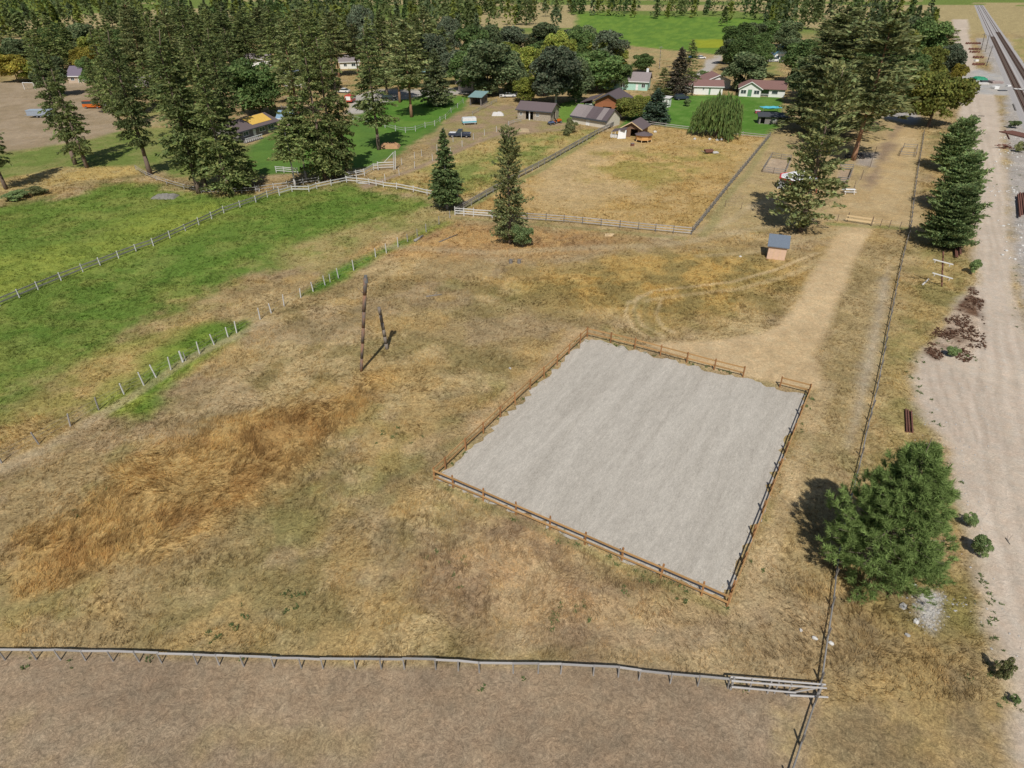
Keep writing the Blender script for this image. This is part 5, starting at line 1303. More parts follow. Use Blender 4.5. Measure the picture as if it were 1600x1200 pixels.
# ------------------------------------------------------------------ vehicles
M_TYRE = mat('tyre_rubber', (0.025, 0.025, 0.027), 0.9, 0.15, 4)
M_STEEL = mat('steel', (0.45, 0.45, 0.46), 0.4, 0.1, 4, metal=0.7)
def paint(nm, c): return mat(nm, c, 0.3, 0.08, 2, spec=0.5)
def wheels(t, L, Wd, xs, r=0.34):
    for x in xs:
        for y in (-Wd / 2 + 0.08, Wd / 2 - 0.08):
            w_ = MB().tube((x, y - 0.11, r), (x, y + 0.11, r), r, r, 12).build('wheel', M_TYRE, t)
            MB().tube((x, y - 0.125, r), (x, y + 0.125, r), r * 0.55, r * 0.55, 8).build('rim', M_STEEL, w_)
def car(name, label, cat, px, ang, m, kind='car', group=None, m2=None):
    t = thing(name, label, cat, G(*px), ang, group)
    Wd = 1.8; L = {'car': 4.5, 'suv': 4.7, 'pickup': 5.6, 'van': 5.2}[kind]; h = L / 2
    if kind == 'pickup':
        body = [(-h, .45), (h, .45), (h, .85), (h - .15, 1.05), (0.75, 1.1), (-0.85, 1.1), (-0.85, 0.75), (-h, 0.75)]
        cab = [(-0.85, 1.1), (0.95, 1.1), (0.35, 1.72), (-0.65, 1.75)]
        MB().prism(body, -Wd / 2, Wd / 2).build('body', m, t, bevel=0.03)
        for y in (-Wd / 2, Wd / 2 - 0.08): MB().box(-h, -0.86, y, y + 0.08, 0.751, 1.12).build('bed_side', m, t)
        MB().box(-h, -h + 0.08, -Wd / 2 + .081, Wd / 2 - .081, 0.751, 1.1).build('tailgate', m2 or m, t)
        MB().box(-h + 0.09, -0.9, -Wd / 2 + .09, Wd / 2 - .09, 0.752, 0.80).build('bed_liner', m2 or M_BLACK, t)
        MB().box(0.95, h - 0.2, -Wd / 2 + .15, Wd / 2 - .15, 1.06, 1.115).build('hood', m2 or m, t, bevel=0.02)
    elif kind == 'suv':
        MB().prism([(-h, .4), (h, .4), (h, .8), (h - .1, 1.0), (1.0, 1.08), (-h, 1.08)], -Wd / 2, Wd / 2).build('body', m, t, bevel=0.04)
        cab = [(-h + .05, 1.08), (1.1, 1.08), (0.45, 1.68), (-h + .35, 1.72)]
    elif kind == 'van':
        MB().prism([(-h, .4), (h, .4), (h, .9), (h - .5, 1.2), (h - 1.2, 1.3), (-h, 1.3)], -Wd / 2, Wd / 2).build('body', m, t, bevel=0.04)
        cab = [(-h + .02, 1.3), (h - 1.0, 1.3), (h - 1.7, 2.05), (-h + .1, 2.1)]
    else:
        MB().prism([(-h, .35), (h, .35), (h, .7), (h - .15, .82), (1.0, .92), (-1.5, .92), (-h, .88)], -Wd / 2, Wd / 2).build('body', m, t, bevel=0.04)
        cab = [(-1.65, .92), (1.15, .92), (0.4, 1.4), (-0.95, 1.42)]
    MB().prism(cab, -Wd / 2 + 0.1, Wd / 2 - 0.1).build('windows', M_GLASS, t)
    ztop = max(z for x, z in cab); xs = [x for x, z in cab if z > ztop - 0.1]
    MB().box(min(xs) - .02, max(xs) + .02, -Wd / 2 + .08, Wd / 2 - .08, ztop - .015, ztop + 0.05).build('roof', m, t, bevel=0.02)
    for y in (-Wd / 2 + .25, Wd / 2 - .25):
        MB().box(h - 0.02, h + 0.03, y - .14, y + .14, .6, .75).build('headlight', M_TRIM, t)
    wheels(t, L, Wd, (-h + 0.95, h - 0.9))
    return t
NAVY = paint('navy_paint', (0.035, 0.045, 0.075)); WHITEP = paint('white_car_paint', (0.75, 0.75, 0.75)); ORP = paint('orange_truck_paint', (0.55, 0.13, 0.02)); DKP = paint('dark_car_paint', (0.03, 0.03, 0.04)); BLP = paint('blue_car_paint', (0.10, 0.25, 0.42))
car('pickup_truck', 'old navy pickup with white hood and bed parked in the farmyard', 'pickup truck', (718.5, 214), math.pi - 0.10, NAVY, 'pickup', None, WHITEP)
car('parked_car', 'dark navy car parked below the spruces beside the tiny white shed', 'car', (1064.5, 156), 0.25, NAVY, 'suv')
car('parked_car', 'white car behind the short white board fence', 'car', (795, 152), 0.1, WHITEP, 'car')
car('pickup_truck', 'orange truck parked at the edge of the brown backyard', 'truck', (146, 169), 0.05, ORP, 'van')
car('parked_car', 'white car parked on the gravel drive beside the tall fir clump', 'car', (537, 145), 2.9, WHITEP, 'car')
car('parked_car', 'black car in tree shade beyond the bright lawn', 'car', (609, 157), 0.1, DKP, 'suv')
car('parked_car', 'white car parked with others by the far paved road', 'car', (1095, 92), 0.2, WHITEP, 'car')
car('parked_car', 'blue car parked left of the white one by the far paved road', 'car', (1083, 91), 0.2, BLP, 'car')
car('parked_car', 'pale blue car half hidden under the gate pines', 'car', (1347, 167), 0.3, paint('pale_blue_paint', (0.45, 0.6, 0.7)), 'car')
car('parked_van', 'white van in front of the blue trimmed house', 'van', (1208, 97), 0.15, WHITEP, 'van')
car('parked_car', 'silver car next to the orange truck in the backyard', 'car', (171, 166), 0.2, paint('silver_paint', (0.5, 0.52, 0.55)), 'car')
# camper shell standing on the ground
t = thing('camper_shell', 'white camper shell with turquoise stripe standing on blocks in the farmyard', 'camper', G(733, 194), 0.22)
MB().prism([(-1.9, .45), (1.9, .45), (1.9, 1.75), (-1.7, 1.75), (-1.9, 1.3)], -1.1, 1.1).build('body', WHITEP, t, bevel=0.05)
MB().box(-1.92, 1.92, -1.13, 1.13, .62, .95).build('stripe', M_TURQ, t)
for x in (-1.5, 1.5):
    for y in (-.9, .9): MB().box(x - .15, x + .15, y - .15, y + .15, 0, .449).build('block', M_GRB, t)
# utility trailer in the backyard
t = thing('trailer', 'grey covered utility trailer parked in the brown backyard', 'trailer', G(66, 183), 0.08)
MB().box(-3.3, 3.3, -1.2, 1.2, .55, 1.9).build('body', mat('grey_trailer_panel', (0.30, 0.34, 0.40), 0.5, 0.1, 2), t, bevel=0.05)
MB().box(-3.35, 3.35, -1.25, 1.25, 1.903, 2.02).build('roof', mat('pale_trailer_roof', (0.34, 0.40, 0.46), 0.5, 0.1, 2), t)
MB().tube((-3.3, 0, .6), (-4.6, 0, .5), .07).build('hitch', M_STEEL, t)
wheels(t, 6, 2.5, (-0.6, 0.4))
t = thing('utility_trailer', 'red and white box trailer parked on the gravel drive', 'trailer', G(548, 160), 1.4)
MB().box(-1.8, 1.8, -1.1, 1.1, .5, 2.3).build('body', paint('red_trailer_paint', (0.55, 0.08, 0.05)), t, bevel=.04)
MB().box(-1.83, -1.803, -.8, .8, .9, 2.0).build('door', M_TRIM, t); MB().box(-1.6, 1.6, -1.13, -1.103, 1.2, 1.9).build('stripe', M_TRIM, t)
wheels(t, 3.6, 2.3, (-0.2,))
def quad(label, px, ang, m):
    t = thing('quad_bike', label, 'quad bike', G(*px), ang)
    MB().prism([(-.9, .5), (.9, .5), (.95, .8), (.3, .95), (-.2, .85), (-.9, .9)], -.35, .35).build('body', m, t, bevel=.05)
    MB().box(-.7, .1, -.2, .2, .92, 1.02).build('seat', M_BLACK, t, bevel=.04)
    MB().tube((.35, -.4, 1.15), (.35, .4, 1.15), .03).tube((.45, 0, .85), (.35, 0, 1.15), .035).build('handlebar', M_BLACK, t)
    wheels(t, 2, 1.15, (-.65, .65), .3)
quad('blue quad bike parked at the right end of the stable', (861.5, 195), 0.6, paint('blue_quad_paint', (0.10, 0.16, 0.30)))
t = thing('garden_tractor', 'orange garden tractor beside the blue quad bike', 'tractor', G(871, 192.5), 0.4)
MB().prism([(-.2, .5), (1.1, .5), (1.1, 1.0), (.9, 1.1), (.1, 1.1), (-.2, .8)], -.4, .4).build('body', ORP, t, bevel=.05)
MB().box(-.7, -.2, -.3, .3, .7, .85).box(-.8, -.68, -.3, .3, .85, 1.3).build('seat', M_BLACK, t, bevel=.03)
MB().tube((.1, 0, 1.1), (-.15, 0, 1.3), .03).build('steering_column', M_BLACK, t)
MB().box(-1.0, -.1, -.62, .62, .45, .62).build('fender', ORP, t, bevel=.04)
wheels(t, 2, 1.2, (-.55, .8), .36)
quad('black quad bike under the tallest pine, left of its trunk', (1325, 247.5), 1.3, DKP)
quad('black quad bike under the tallest pine, right of its trunk', (1343.5, 247), 1.7, DKP)

# ------------------------------------------------------------------ things in the meadow and yards
# dead trunk and leaning post
def pole_to(name, label, cat, base, top, r0, r1, m, extra=0.06):
    b = G(*base); tp = TOP(*top, b.y) - b
    t = thing(name, label, cat, b)
    pts = [Vector((0, 0, -0.2)).lerp(tp, i / 6) + Vector((random.gauss(0, r0 * extra), random.gauss(0, r0 * extra), 0)) * (0 < i < 6) for i in range(7)]
    mb = MB()
    for i in range(6): mb.tube(pts[i], pts[i + 1], r0 + (r1 - r0) * i / 6, r0 + (r1 - r0) * (i + 1) / 6, 9)
    mb.build('trunk' if cat == 'dead tree' else 'pole', m, t, smooth=True)
    return t, pts
M_SNAG, n_, b_ = new_mat('peeling_bark')
tc = n_.nodes.new('ShaderNodeTexCoord'); nz = n_.nodes.new('ShaderNodeTexNoise'); nz.inputs['Scale'].default_value = 1.1; nz.inputs['Detail'].default_value = 6
mpp = n_.nodes.new('ShaderNodeMapping'); mpp.inputs['Scale'].default_value = (2.2, 2.2, 0.75); n_.links.new(tc.outputs['Object'], mpp.inputs[0]); n_.links.new(mpp.outputs[0], nz.inputs['Vector'])
cr = n_.nodes.new('ShaderNodeValToRGB'); cr.color_ramp.elements[0].position = .42; cr.color_ramp.elements[0].color = (.13, .115, .105, 1); cr.color_ramp.elements[1].position = .58; cr.color_ramp.elements[1].color = (.25, .135, .08, 1)
n_.links.new(nz.outputs[0], cr.inputs[0]); n_.links.new(cr.outputs[0], b_.inputs['Base Color']); b_.inputs['Roughness'].default_value = 1
t, pts = pole_to('dead_trunk', 'tall bare dead tree trunk with patches of red bark in the meadow', 'dead tree', (564, 580), (571, 434), 0.15, 0.19, M_SNAG)
for i, (dx, L_) in ((5, (-1, 1.0)), (4, (-1, 0.6)), (2, (-1, .4)), (5, (1, .5))):
    MB().tube(pts[i], pts[i] + Vector((dx * L_ * .6, .1, L_ * .7)), .05, .02, 5).build('branch_stub', M_SNAG, t)
MB().tube(pts[6] - Vector((0, 0, .5)), pts[6] + Vector((.05, 0, .25)), .22, .15, 9).build('broken_top', mat('grey_weathered_top', (.16, .16, .155), .95, .3, 5, .4), t)
pole_to('leaning_post', 'shorter grey log post leaning left, right of the tall dead trunk', 'post', (605, 545), (592, 480), 0.2, 0.17, mat('grey_log', (.17, .145, .12), .95, .3, 5, .4, stretch=(4, 4, 1)))
# pole with two white crossarms
t, pts = pole_to('crossarm_pole', 'dark rusty pole with two white crossarms beside the dirt road', 'pole', (1472, 448), (1474, 393), 0.10, 0.09, M_RUST)
Yp = t.location.y
for (a, c) in (((1457, 404.5), (1488, 412.5)), ((1456, 425.5), (1487.5, 434.5))):
    p0 = TOP(*a, Yp) - t.location; p1 = TOP(*c, Yp) - t.location
    y = Vector((0, -.16, 0)); rail(t, p0 + y, p1 + y, .11, .13, M_WHITE, 'rail', 'crossarm')
    for s in (.12, .86): MB().tube(p0.lerp(p1, s) + y + Vector((0, 0, -.07)), p0.lerp(p1, s) + y + Vector((0, 0, -.38)), .06, .05, 6).build('insulator', M_CONC, t)
# utility poles by the railway
for i, (b0, t0, lab) in enumerate((((1541, 103), (1551.5, 71), 'dark wooden utility pole beside the rusty wheelsets, nearest one'), ((1533, 79), (1539, 52), 'dark wooden utility pole farther up the rail line beside the wheelsets'), ((1539.5, 81), (1546, 54), 'dark wooden utility pole between the far pole and the railway track'))):
    t, pts = pole_to('utility_pole', lab, 'utility pole', b0, t0, .19, .13, M_DARKP)
    top = pts[-1]
    MB().box(top.x - 1.2, top.x + 1.2, top.y - .06, top.y + .06, top.z - .7, top.z - .55).build('crossarm', M_DARKP, t)
    for x in (-1.05, -.5, .5, 1.05): MB().tube((top.x + x, top.y, top.z - .55), (top.x + x, top.y, top.z - .38), .04, .03, 6).build('insulator', M_GRYR, t)
t, pts = pole_to('utility_pole', 'thin pale pole standing on the tan field beyond the mint house', 'utility pole', (1030, 108), (1033, 72), .14, .1, M_GRYR)
top = pts[-1]; MB().box(top.x - .9, top.x + .9, top.y - .05, top.y + .05, top.z - .5, top.z - .38).build('crossarm', M_GRYR, t)
t, pts = pole_to('utility_pole', 'dark leaning pole with a pale arm beside the blue roofed house', 'utility pole', (447, 205), (439, 164), .17, .12, M_DARKP)
top = pts[-1]; MB().box(top.x, top.x + 2.6, top.y - .05, top.y + .05, top.z - .5, top.z - .4).build('crossarm', M_GRYR, t)

# white rocks, rubble
M_ROCK = mat('pale_rock', (.62, .61, .58), .9, .15, 4, .4)
M_ROCK2 = mat('grey_rock', (.40, .385, .36), .9, .2, 4, .4)
def rock_mesh(seed, m):
    rng = random.Random(seed); bm = bmesh.new(); bmesh.ops.create_icosphere(bm, subdivisions=1, radius=1)
    for v in bm.verts: v.co *= rng.uniform(.7, 1.2)
    me = bpy.data.meshes.new('rock'); bm.to_mesh(me); bm.free(); me.materials.append(m); return me
RK = [rock_mesh(i, M_ROCK) for i in range(3)]; RK2 = [rock_mesh(i + 5, M_ROCK2) for i in range(3)]
for (px, py, s, k, lab) in ((1273, 997, .17, 0, 'white rock in the grass left of the boundary fence'), (1299, 1006, .17, 0, 'white rock in the grass right of the boundary fence'), (1411, 948, .26, 1, 'pale grey rock left of the rubble patch, larger one'), (1418, 993, .18, 1, 'pale grey rock below left of the rubble patch, smaller one'),
                            (1252, 985, .12, 0, 'small pale stone left of the white rock by the fence'), (1428, 915, .2, 0, 'pale stone at the foot of the young pine'), (1432, 972, .22, 0, 'pale pinkish rock at the left rim of the rubble patch'),
                            (1157, 401, .2, 0, 'pale stone in the meadow left of the plywood hut'), (797, 576, .2, 1, 'grey stone in the meadow left of the arena')):
    o = put('rock', (RK if k == 0 else RK2)[int(px) % 3], None, G(px, py) + Vector((0, 0, s * .25)), (0, 0, random.random() * 6), (s * 1.2, s, s * .6))
    tag(o, lab, 'rock')
def rubble(name, label, cat, pts, n, smin, smax, m, sp):
    rng = random.Random(4); mb = MB(); 
    base = []
    bm = bmesh.new(); bmesh.ops.create_icosphere(bm, subdivisions=1, radius=1)
    vs0 = [v.co.copy() for v in bm.verts]; fs0 = [tuple(v.index for v in f.verts) for f in bm.faces]; bm.free()
    P = [G(*p) for p in pts]
    for _ in range(n):
        c = rng.choice(P) + Vector((rng.gauss(0, sp), rng.gauss(0, sp), 0)); s = smin + (smax - smin) * rng.random() ** 2.5
        mb.add([c + Vector((v.x * s * rng.uniform(.7, 1.2), v.y * s * rng.uniform(.7, 1.2), v.z * s * .6 + s * .2)) for v in vs0], fs0)
    o = mb.build(name, m); tag(o, label, cat, kind='stuff')
rubble('rubble', 'patch of loose grey broken rock below the young pine', 'rubble', [(1440, 940), (1452, 935), (1460, 945), (1450, 955), (1456, 965), (1447, 975), (1462, 930), (1445, 948), (1500, 945)], 380, .02, .12, M_ROCK2, .42)
rubble('gravel_stones', 'small pale stones scattered over the sandy dirt road', 'stones', [(1470, 690), (1475, 730), (1485, 750), (1498, 770), (1440, 640), (1460, 672), (1500, 650), (1540, 720), (1560, 800), (1580, 900), (1520, 600), (1550, 560), (1590, 1000)], 320, .02, .09, M_ROCK2, 1.6)
rubble('yard_debris', 'scattered pale debris and stones over the rail yard gravel', 'debris', [(1590, 350), (1595, 400), (1585, 300), (1580, 260), (1590, 240), (1575, 215), (1595, 320), (1600, 370), (1568, 300)], 300, .05, .28, M_ROCK, 2.0)
# rusty steel lengths
ORD = {1: [''], 3: ['left one', 'middle one', 'right one'], 4: ['leftmost', 'second from the left', 'third from the left', 'rightmost']}
def rails_bundle(label, lines, r=.07, z=.12, group=None, m=M_RUST):
    for k_, (a, c) in enumerate(lines):
        p, q = G(*a), G(*c)
        o = MB().box(0, (q - p).length, -r, r, 0, .05).box(0, (q - p).length, -r * .3, r * .3, .05, .14).box(0, (q - p).length, -r * .6, r * .6, .14, .19).build('steel_rail', m, None, loc=p + Vector((0, 0, z * random.uniform(.2, 1))), rot=(0, 0, math.atan2(q.y - p.y, q.x - p.x)))
        tag(o, label + (', ' + ORD[len(lines)][k_] if len(lines) > 1 else ''), 'steel rail', group)
rails_bundle('rusty steel rail lying with others in the grass above the young pine', [((1416, 676), (1414.5, 641)), ((1420, 676), (1418, 642)), ((1425, 677), (1423, 644))], .1, .1, 'rusty rails in the grass above the young pine')
rails_bundle('rusty steel rail in the bundle behind the crossarm pole', [((1492, 404), (1490, 370)), ((1495, 404), (1492.5, 369)), ((1498, 402), (1495, 369)), ((1500, 400), (1496.5, 370))], .13, .5, 'bundle of rusty rails behind the crossarm pole')
rails_bundle('rusty steel rail leaning past the right side of the young pine', [((1469, 738), (1465, 697))], .09, .1)
rails_bundle('rusty steel rail stacked on the yard gravel at the right edge', [((1592, 342), (1589, 308)), ((1595, 340), (1592, 305)), ((1600, 336), (1596, 304)), ((1604, 334), (1599, 303))], .16, .6, 'rusty rails stacked at the right edge')
rails_bundle('short rusty rail lying near the road on the yard gravel', [((1577, 218), (1570, 204))], .12, .1)
rails_bundle('dark beam lying on the gravel below the level crossing', [((1587, 173), (1583, 163))], .25, .1, None, M_DARKP)
rails_bundle('thin dark beam across the sandy road below the crossing', [((1528, 181.5), (1538, 182))], .1, .05, None, M_DARKP)
t = thing('rusty_pile', 'jumbled pile of rusty coiled scrap metal on the yard gravel', 'scrap', G(1573, 232))
for i in range(16):
    a = random.random() * 3.14; L_ = random.uniform(.6, 1.3); c = Vector((random.gauss(0, .8), random.gauss(0, .6), random.uniform(.1, .8)))
    d = Vector((math.cos(a), math.sin(a), random.uniform(-.4, .4))) * L_
    MB().tube(c - d, c + d, .08, .08, 6).build('bar', M_RUST, t)
o = tag(put('scrap_slab', MB().box(-2.2, 2.2, -5, 5, 0, .22).mesh('scrap_slab', M_RUST, .05), None, G(1598, 212), (0, 0, .25)), 'rusty flat stack of plates at the right edge of the yard', 'scrap')
# railway
def railway(label, a, c, y0, y1):
    p, q = G(*a), G(*c); d = (q - p); d /= abs(d.y); d = d if d.y > 0 else -d
    s = p + d * (y0 - p.y); e = p + d * (y1 - p.y); L_ = (e - s).length
    t = thing('railway_track', label, 'railway', s, math.atan2(d.y, d.x))
    for y in (-.7175, .7175):
        MB().box(0, L_, y - .07, y + .07, .30, .33).box(0, L_, y - .02, y + .02, .33, .43).box(0, L_, y - .045, y + .045, .43, .48).build('rail', M_RUST, t)
    sl_ = MB(); n = int(min(L_, 420) / .62)
    for i in range(n): sl_.box(i * .62, i * .62 + .24, -1.28, 1.28, .12, .30)
    o = sl_.build('sleepers', mat('old_sleeper', (.10, .075, .06), .95, .3, 3), t); o['kind'] = 'stuff'
    b = MB().prism([(-3.2, -.05), (3.2, -.05), (1.7, .24), (-1.7, .24)], 0, L_)
    me = b.mesh('ballast', mat('ballast', (.36, .34, .325), .95, .25, 5, .5))
    o = put('ballast', me, t, (0, 0, 0), (0, 0, -math.pi / 2)); o['kind'] = 'stuff'
    return t
railway('railway track with brown rails, the left of the two', (1554.5, 67), (1598, 158), 95, 900)
railway('railway track with brown rails, the right of the two', (1568.5, 67), (1603, 123), 130, 900)
for i, (px, py) in enumerate(((1586, 141), (1593, 141.5), (1600, 142))):
    o = put('crossing_panel', MB().box(-.55, .55, -1.3, 1.3, 0, .12).mesh('crossing_panel', M_CONC, .02), None, G(px, py) + Vector((0, 0, .42)), (0, 0, -.35))
    tag(o, 'pale concrete crossing panel laid at the rails, ' + ('left one', 'middle one', 'right one')[i], 'crossing panel', 'level crossing panels')
# rusty wheelsets stored in rows
wsr = None
for (px0, px1, py) in ((1508, 1532, 69), (1513, 1531, 78), (1514, 1530, 82.5), (1519, 1536, 91), (1519, 1538, 102)):
    a, c = G(px0, py), G(px1, py); n = max(3, int((c - a).length / 1.35))
    for i in range(n):
        p = a.lerp(c, (i + .5) / n) + Vector((random.uniform(-.1, .1), random.uniform(-.3, .3), 0))
        if wsr is None:
            wsr = thing('wheelset', 'rusty railway wheelset stored in rows beside the upper dirt road', 'wheelset', p, 0, 'rusty wheelsets stored in rows')
            for y in (-.75, .75):
                MB().tube((0, y - .06, .5), (0, y + .06, .5), .5, .5, 14).build('wheel', M_RUST, wsr)
            MB().tube((0, -1.05, .5), (0, 1.05, .5), .09, .09, 8).build('axle', M_RUST, wsr)
            o = wsr
        else: o = copy_tree(wsr)
        o.location = p; o.rotation_euler.z = random.gauss(0, .1)
def tarp_heap(name, label, cat, px, sx, sy, sz, m, seed):
    rng = np.random.default_rng(seed); n = 12; vs = []; fs = []
    for j in range(n + 1):
        for i in range(n + 1):
            u, v = i / n * 2 - 1, j / n * 2 - 1
            e = max(0, 1 - (u * u) ** 2) * max(0, 1 - (v * v) ** 2)
            vs.append((u * sx, v * sy, sz * (e ** .6) * (.75 + .5 * rng.random()) - .02))
    for j in range(n):
        for i in range(n):
            a = j * (n + 1) + i; fs.append((a, a + 1, a + n + 2, a + n + 1))
    o = MB().add(vs, fs).build(name, m, None, loc=G(*px)); tag(o, label, cat)
tarp_heap('tarp_heap', 'heap under a bright green tarp beside the level crossing', 'tarp', (1530, 124), 2.3, 2.2, .9, mat('green_tarp', (.03, .24, .13), .5, .15, 2, .2), 3)
tarp_heap('dirt_mound', 'orange brown dirt mound beside the ragged conifer on the lawn', 'mound', (609, 230), 2.4, 1.8, .9, mat('orange_dirt', (.42, .25, .13), 1, .2, 3, .4), 4)
tarp_heap('hay_heap', 'low heap of straw in the grass below the stable', 'straw heap', (818, 205), 1.7, 1.4, .6, mat('straw_heap', (.40, .31, .19), 1, .2, 3, .4), 5)
tarp_heap('gravel_heap', 'grey heap of rubble left of the stable', 'heap', (778, 180), 1.8, 1.4, .8, M_CONC, 6)
tarp_heap('dirt_patch_heap', 'low grey brush heap in the green pasture by the pole fence', 'brush heap', (258, 308), 2.2, 1.4, .45, mat('grey_brush', (.20, .19, .17), 1, .3, 3, .4), 7)
for (px, py, sx, sy, sz, m, lab) in ((1543, 128, 2.6, .9, .5, M_DTRIM, 'dark plate stack right of the green tarp'), (1529, 131.5, 1.0, .8, .5, M_CONC, 'grey pallet stack below the green tarp, left one'), (1538, 131.5, 1.2, .8, .5, M_CONC, 'grey pallet stack below the green tarp, right one'), (1556, 130, 2.0, 1.5, .7, mat('mauve_pallets', (.34, .27, .25), .9, .2, 3), 'mauve stack of pallets near the track'),
                                     (1554, 138.5, 1.0, .9, .8, M_TRIM, 'white crate beside the level crossing'), (1566, 142, 1.6, .5, .25, M_DTRIM, 'dark low beam stack at the level crossing'), (1575, 135.5, .7, .6, .6, M_TRIM, 'small white box beside the track'), (1525, 96, .9, .6, .8, M_TRIM, 'white box between the wheelset rows')):
    t = thing('stacked_goods', lab, 'stack', G(px, py), random.uniform(-.2, .2))
    for k in range(3): MB().box(-sx * random.uniform(.9, 1), sx * random.uniform(.9, 1), -sy, sy, k * sz / 3 + .004, (k + 1) * sz / 3).build('layer', m, t, bevel=.02)
# white picnic table
t = thing('picnic_table', 'white picnic table by the brown pen', 'table', G(1325.5, 302), -.08)
for k in range(4): MB().box(-1.1, 1.1, -.38 + k * .2, -.2 + k * .2, .72, .77).build('board', M_TRIM, t)
for y in (-.8, .62): MB().box(-1.1, 1.1, y, y + .24, .42, .47).build('bench', M_TRIM, t)
for x in (-.8, .8):
    MB().tube((x, -.75, 0), (x, -.15, .72), .05).tube((x, .75, 0), (x, .2, .72), .05).box(x - .04, x + .04, -.78, .82, .36, .42).build('leg', M_TRIM, t)
# red trimmed canopy behind the leaning pine
t = thing('canopy', 'round white canopy with red trim half hidden behind the leaning pine', 'canopy', G(1245, 295))
RR = 3.7; M_REDT = paint('red_trim', (.55, .04, .04))
for i in range(8):
    a0, a1 = i * math.pi / 4, (i + 1) * math.pi / 4
    p0, p1 = Vector((RR * math.cos(a0), RR * math.sin(a0), 0)), Vector((RR * math.cos(a1), RR * math.sin(a1), 0))
    z2 = Vector((0, 0, 2.1)); ap = Vector((0, 0, 3.6)); dn = Vector((0, 0, -.05))
    MB().tube(p0, p0 + z2, .07).build('post', M_REDT if i % 2 else M_TRIM, t)
    MB().add([p0 + z2, p1 + z2, ap, p0 + z2 + dn, p1 + z2 + dn, ap + dn], [(0,1,2),(5,4,3),(3,4,1,0),(4,5,2,1),(5,3,0,2)]).build('roof_panel', M_WSHEET, t)
    MB().tube(p0 + z2, p1 + z2, .17).build('rim', M_REDT, t)
    if i not in (5, 6): MB().add([p0 * .98 + Vector((0,0,.3)), p1 * .98 + Vector((0,0,.3)), p1 * .98 + Vector((0,0,1.5)), p0 * .98 + Vector((0,0,1.5)), p0 * .97 + Vector((0,0,.3)), p1 * .97 + Vector((0,0,.3)), p1 * .97 + Vector((0,0,1.5)), p0 * .97 + Vector((0,0,1.5))], [(0,1,2,3),(7,6,5,4),(4,5,1,0),(5,6,2,1),(6,7,3,2),(7,4,0,3)]).build('side_panel', mat('grey_mesh_panel', (.55, .58, .60), .7, .1, 3), t)
# turquoise pool tarp frame, goal, crates
t = thing('sunshade', 'turquoise tarp sagging over a frame on the lawn behind the play shed', 'sunshade', G(1203, 176), .05)
for x in (-2.9, 2.9):
    for y in (-1.7, 1.7): MB().tube((x, y, 0), (x, y, 1.5), .05).build('post', M_GRB, t)
b = MB(); n = 8; vs = []; fs = []
for j in range(n + 1):
    for i in range(n + 1):
        u, v = i / n * 2 - 1, j / n * 2 - 1
        vs.append((u * 2.9, v * 1.7, 1.5 - .5 * (1 - u * u) * (1 - v * v) + .06 * math.sin(i * 2.1 + j)))
for j in range(n):
    for i in range(n): a = j * (n + 1) + i; fs.append((a, a + 1, a + n + 2, a + n + 1))
b.add(vs, fs).build('tarp', M_TURQ, t)
t = thing('plastic_crate', 'red plastic toy bin left of the turquoise tarp', 'bin', G(1183, 177))
MB().box(-.7, .7, -.5, .5, .05, .8).build('body', paint('red_bin', (.45, .10, .14)), t, bevel=.05); MB().box(-.75, .75, -.55, .55, .803, .87).build('lid', M_TRIM, t)
t = thing('goal_frame', 'white goal frame on the brown backyard', 'goal', G(47, 140), -.1)
for x in (-2, 2): MB().tube((x, 0, 0), (x, 0, 2.2), .09).build('post', M_TRIM, t)
MB().tube((-2, 0, 2.2), (2, 0, 2.2), .09).build('crossbar', M_TRIM, t)
for x in (-2, 2): MB().tube((x, 0, 2.2), (x, 1.5, 0), .06).build('stay', M_TRIM, t)
t = thing('wheelbarrow', 'small dark red cart with grey tarp lying in the golden paddock', 'cart', G(1107, 240), .2)
MB().prism([(-.9, .35), (.7, .35), (1.0, .9), (-1.1, .9)], -.5, .5).build('tray', M_RUST, t, bevel=.03); MB().tube((.7, -.1, .3), (.7, .1, .3), .3, .3, 12).build('wheel', M_TYRE, t)
MB().tube((-.8, -.4, .5), (-2.0, -.4, .6), .04).tube((-.8, .4, .5), (-2.0, .4, .6), .04).build('handle', M_GRB, t); MB().box(.9, 2.3, -.6, .5, 0.02, .35).build('cover', M_CONC, t, bevel=.1)
t = thing('scrap_box', 'small brown box by the coop in the paddock corner', 'box', G(988, 228), .3)
MB().box(-.4, .4, -.3, .3, .03, .6).build('body', M_RUST, t, bevel=.03); MB().box(-.42, .42, -.32, .32, .603, .66).build('lid', M_GRB, t)
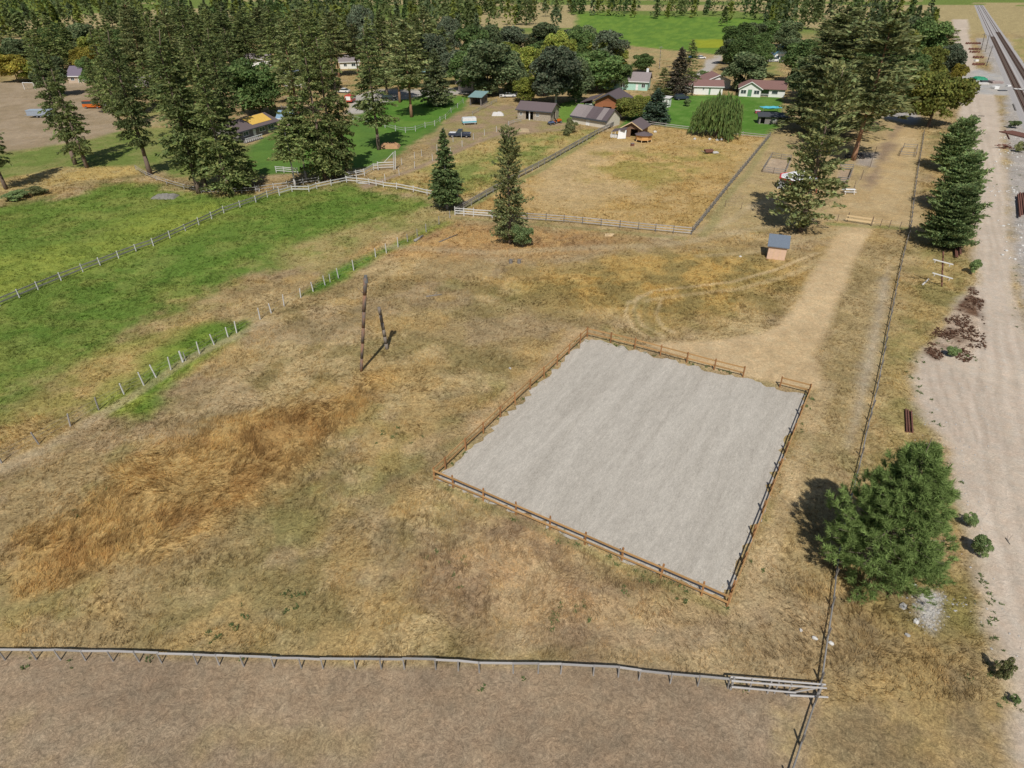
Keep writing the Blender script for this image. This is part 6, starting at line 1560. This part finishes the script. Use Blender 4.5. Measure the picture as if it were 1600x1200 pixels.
for i, (px, py, lab) in enumerate(((1023, 207, 'small white stone by the coop and back fence'), (1085, 218, 'pale stone at the foot of the willow, leftmost'), (1109, 218.5, 'pale stone at the foot of the willow, left of the middle'), (1121, 220, 'pale stone at the foot of the willow, middle one'), (1127, 219, 'pale stone at the foot of the willow, rightmost'))):
    tag(put('rock', RK[i % 3], None, G(px, py) + Vector((0, 0, .15)), (0, 0, i), (.5, .4, .35)), lab, 'rock')
# fallen logs and twigs
def log(label, a, c, r, m=M_GRYR, name='log'):
    p, q = G(*a) + Vector((0, 0, r * .8)), G(*c) + Vector((0, 0, r * .8))
    t = thing(name, label, name, p)
    MB().tube((0, 0, 0), q - p, r, r * .7, 8).build('trunk', m, t, smooth=True)
    MB().tube((q - p) * .5, (q - p) * .5 + Vector((.4, .3, .35)), r * .35, r * .2, 5).build('branch_stub', m, t)
log('grey log lying at the upper end of the wire fence line', (648, 378), (661, 370), .22)
log('pale pole lying in the dry grass right of the dead trunk', (666, 464), (690, 461), .09)
log('dark pole lying on the dry bank below the dark spruce', (686, 379), (715, 367), .10, M_DARKP)
log('white board lying in the grass below the white fence', (560, 287), (577, 287.5), .15, M_WHITE, 'board')
log('pale debris boards lying left of the crossarm pole', (1441, 446), (1451, 437), .12, M_CONC, 'board')
log('dark branch lying on the sandy road right of the young pine', (1571, 841), (1578, 851), .04, M_DARKP, 'branch')
for i, (px, py) in enumerate(((798, 411), (811, 411))):
    t = thing('stump', 'dark stump in the meadow below the narrow pine, %s one' % ('left', 'right')[i], 'stump', G(px, py))
    MB().tube((0, 0, 0), (0, 0, .55), .3, .24, 9).build('stump', M_DARKP, t); MB().tube((.1, 0, .3), (.5, .1, .7), .07, .04, 5).build('root', M_DARKP, t)
# deck of pale poles for the white junk
t = thing('well_cover', 'pale straw bundle at the right end of the dry bank by the paddock', 'straw bundle', G(952, 369))
for i in range(6): MB().tube((-.7 + i * .2, -.4, .12), (-.5 + i * .25, .5, .2), .1, .1, 6).build('bundle', M_PALE, t)
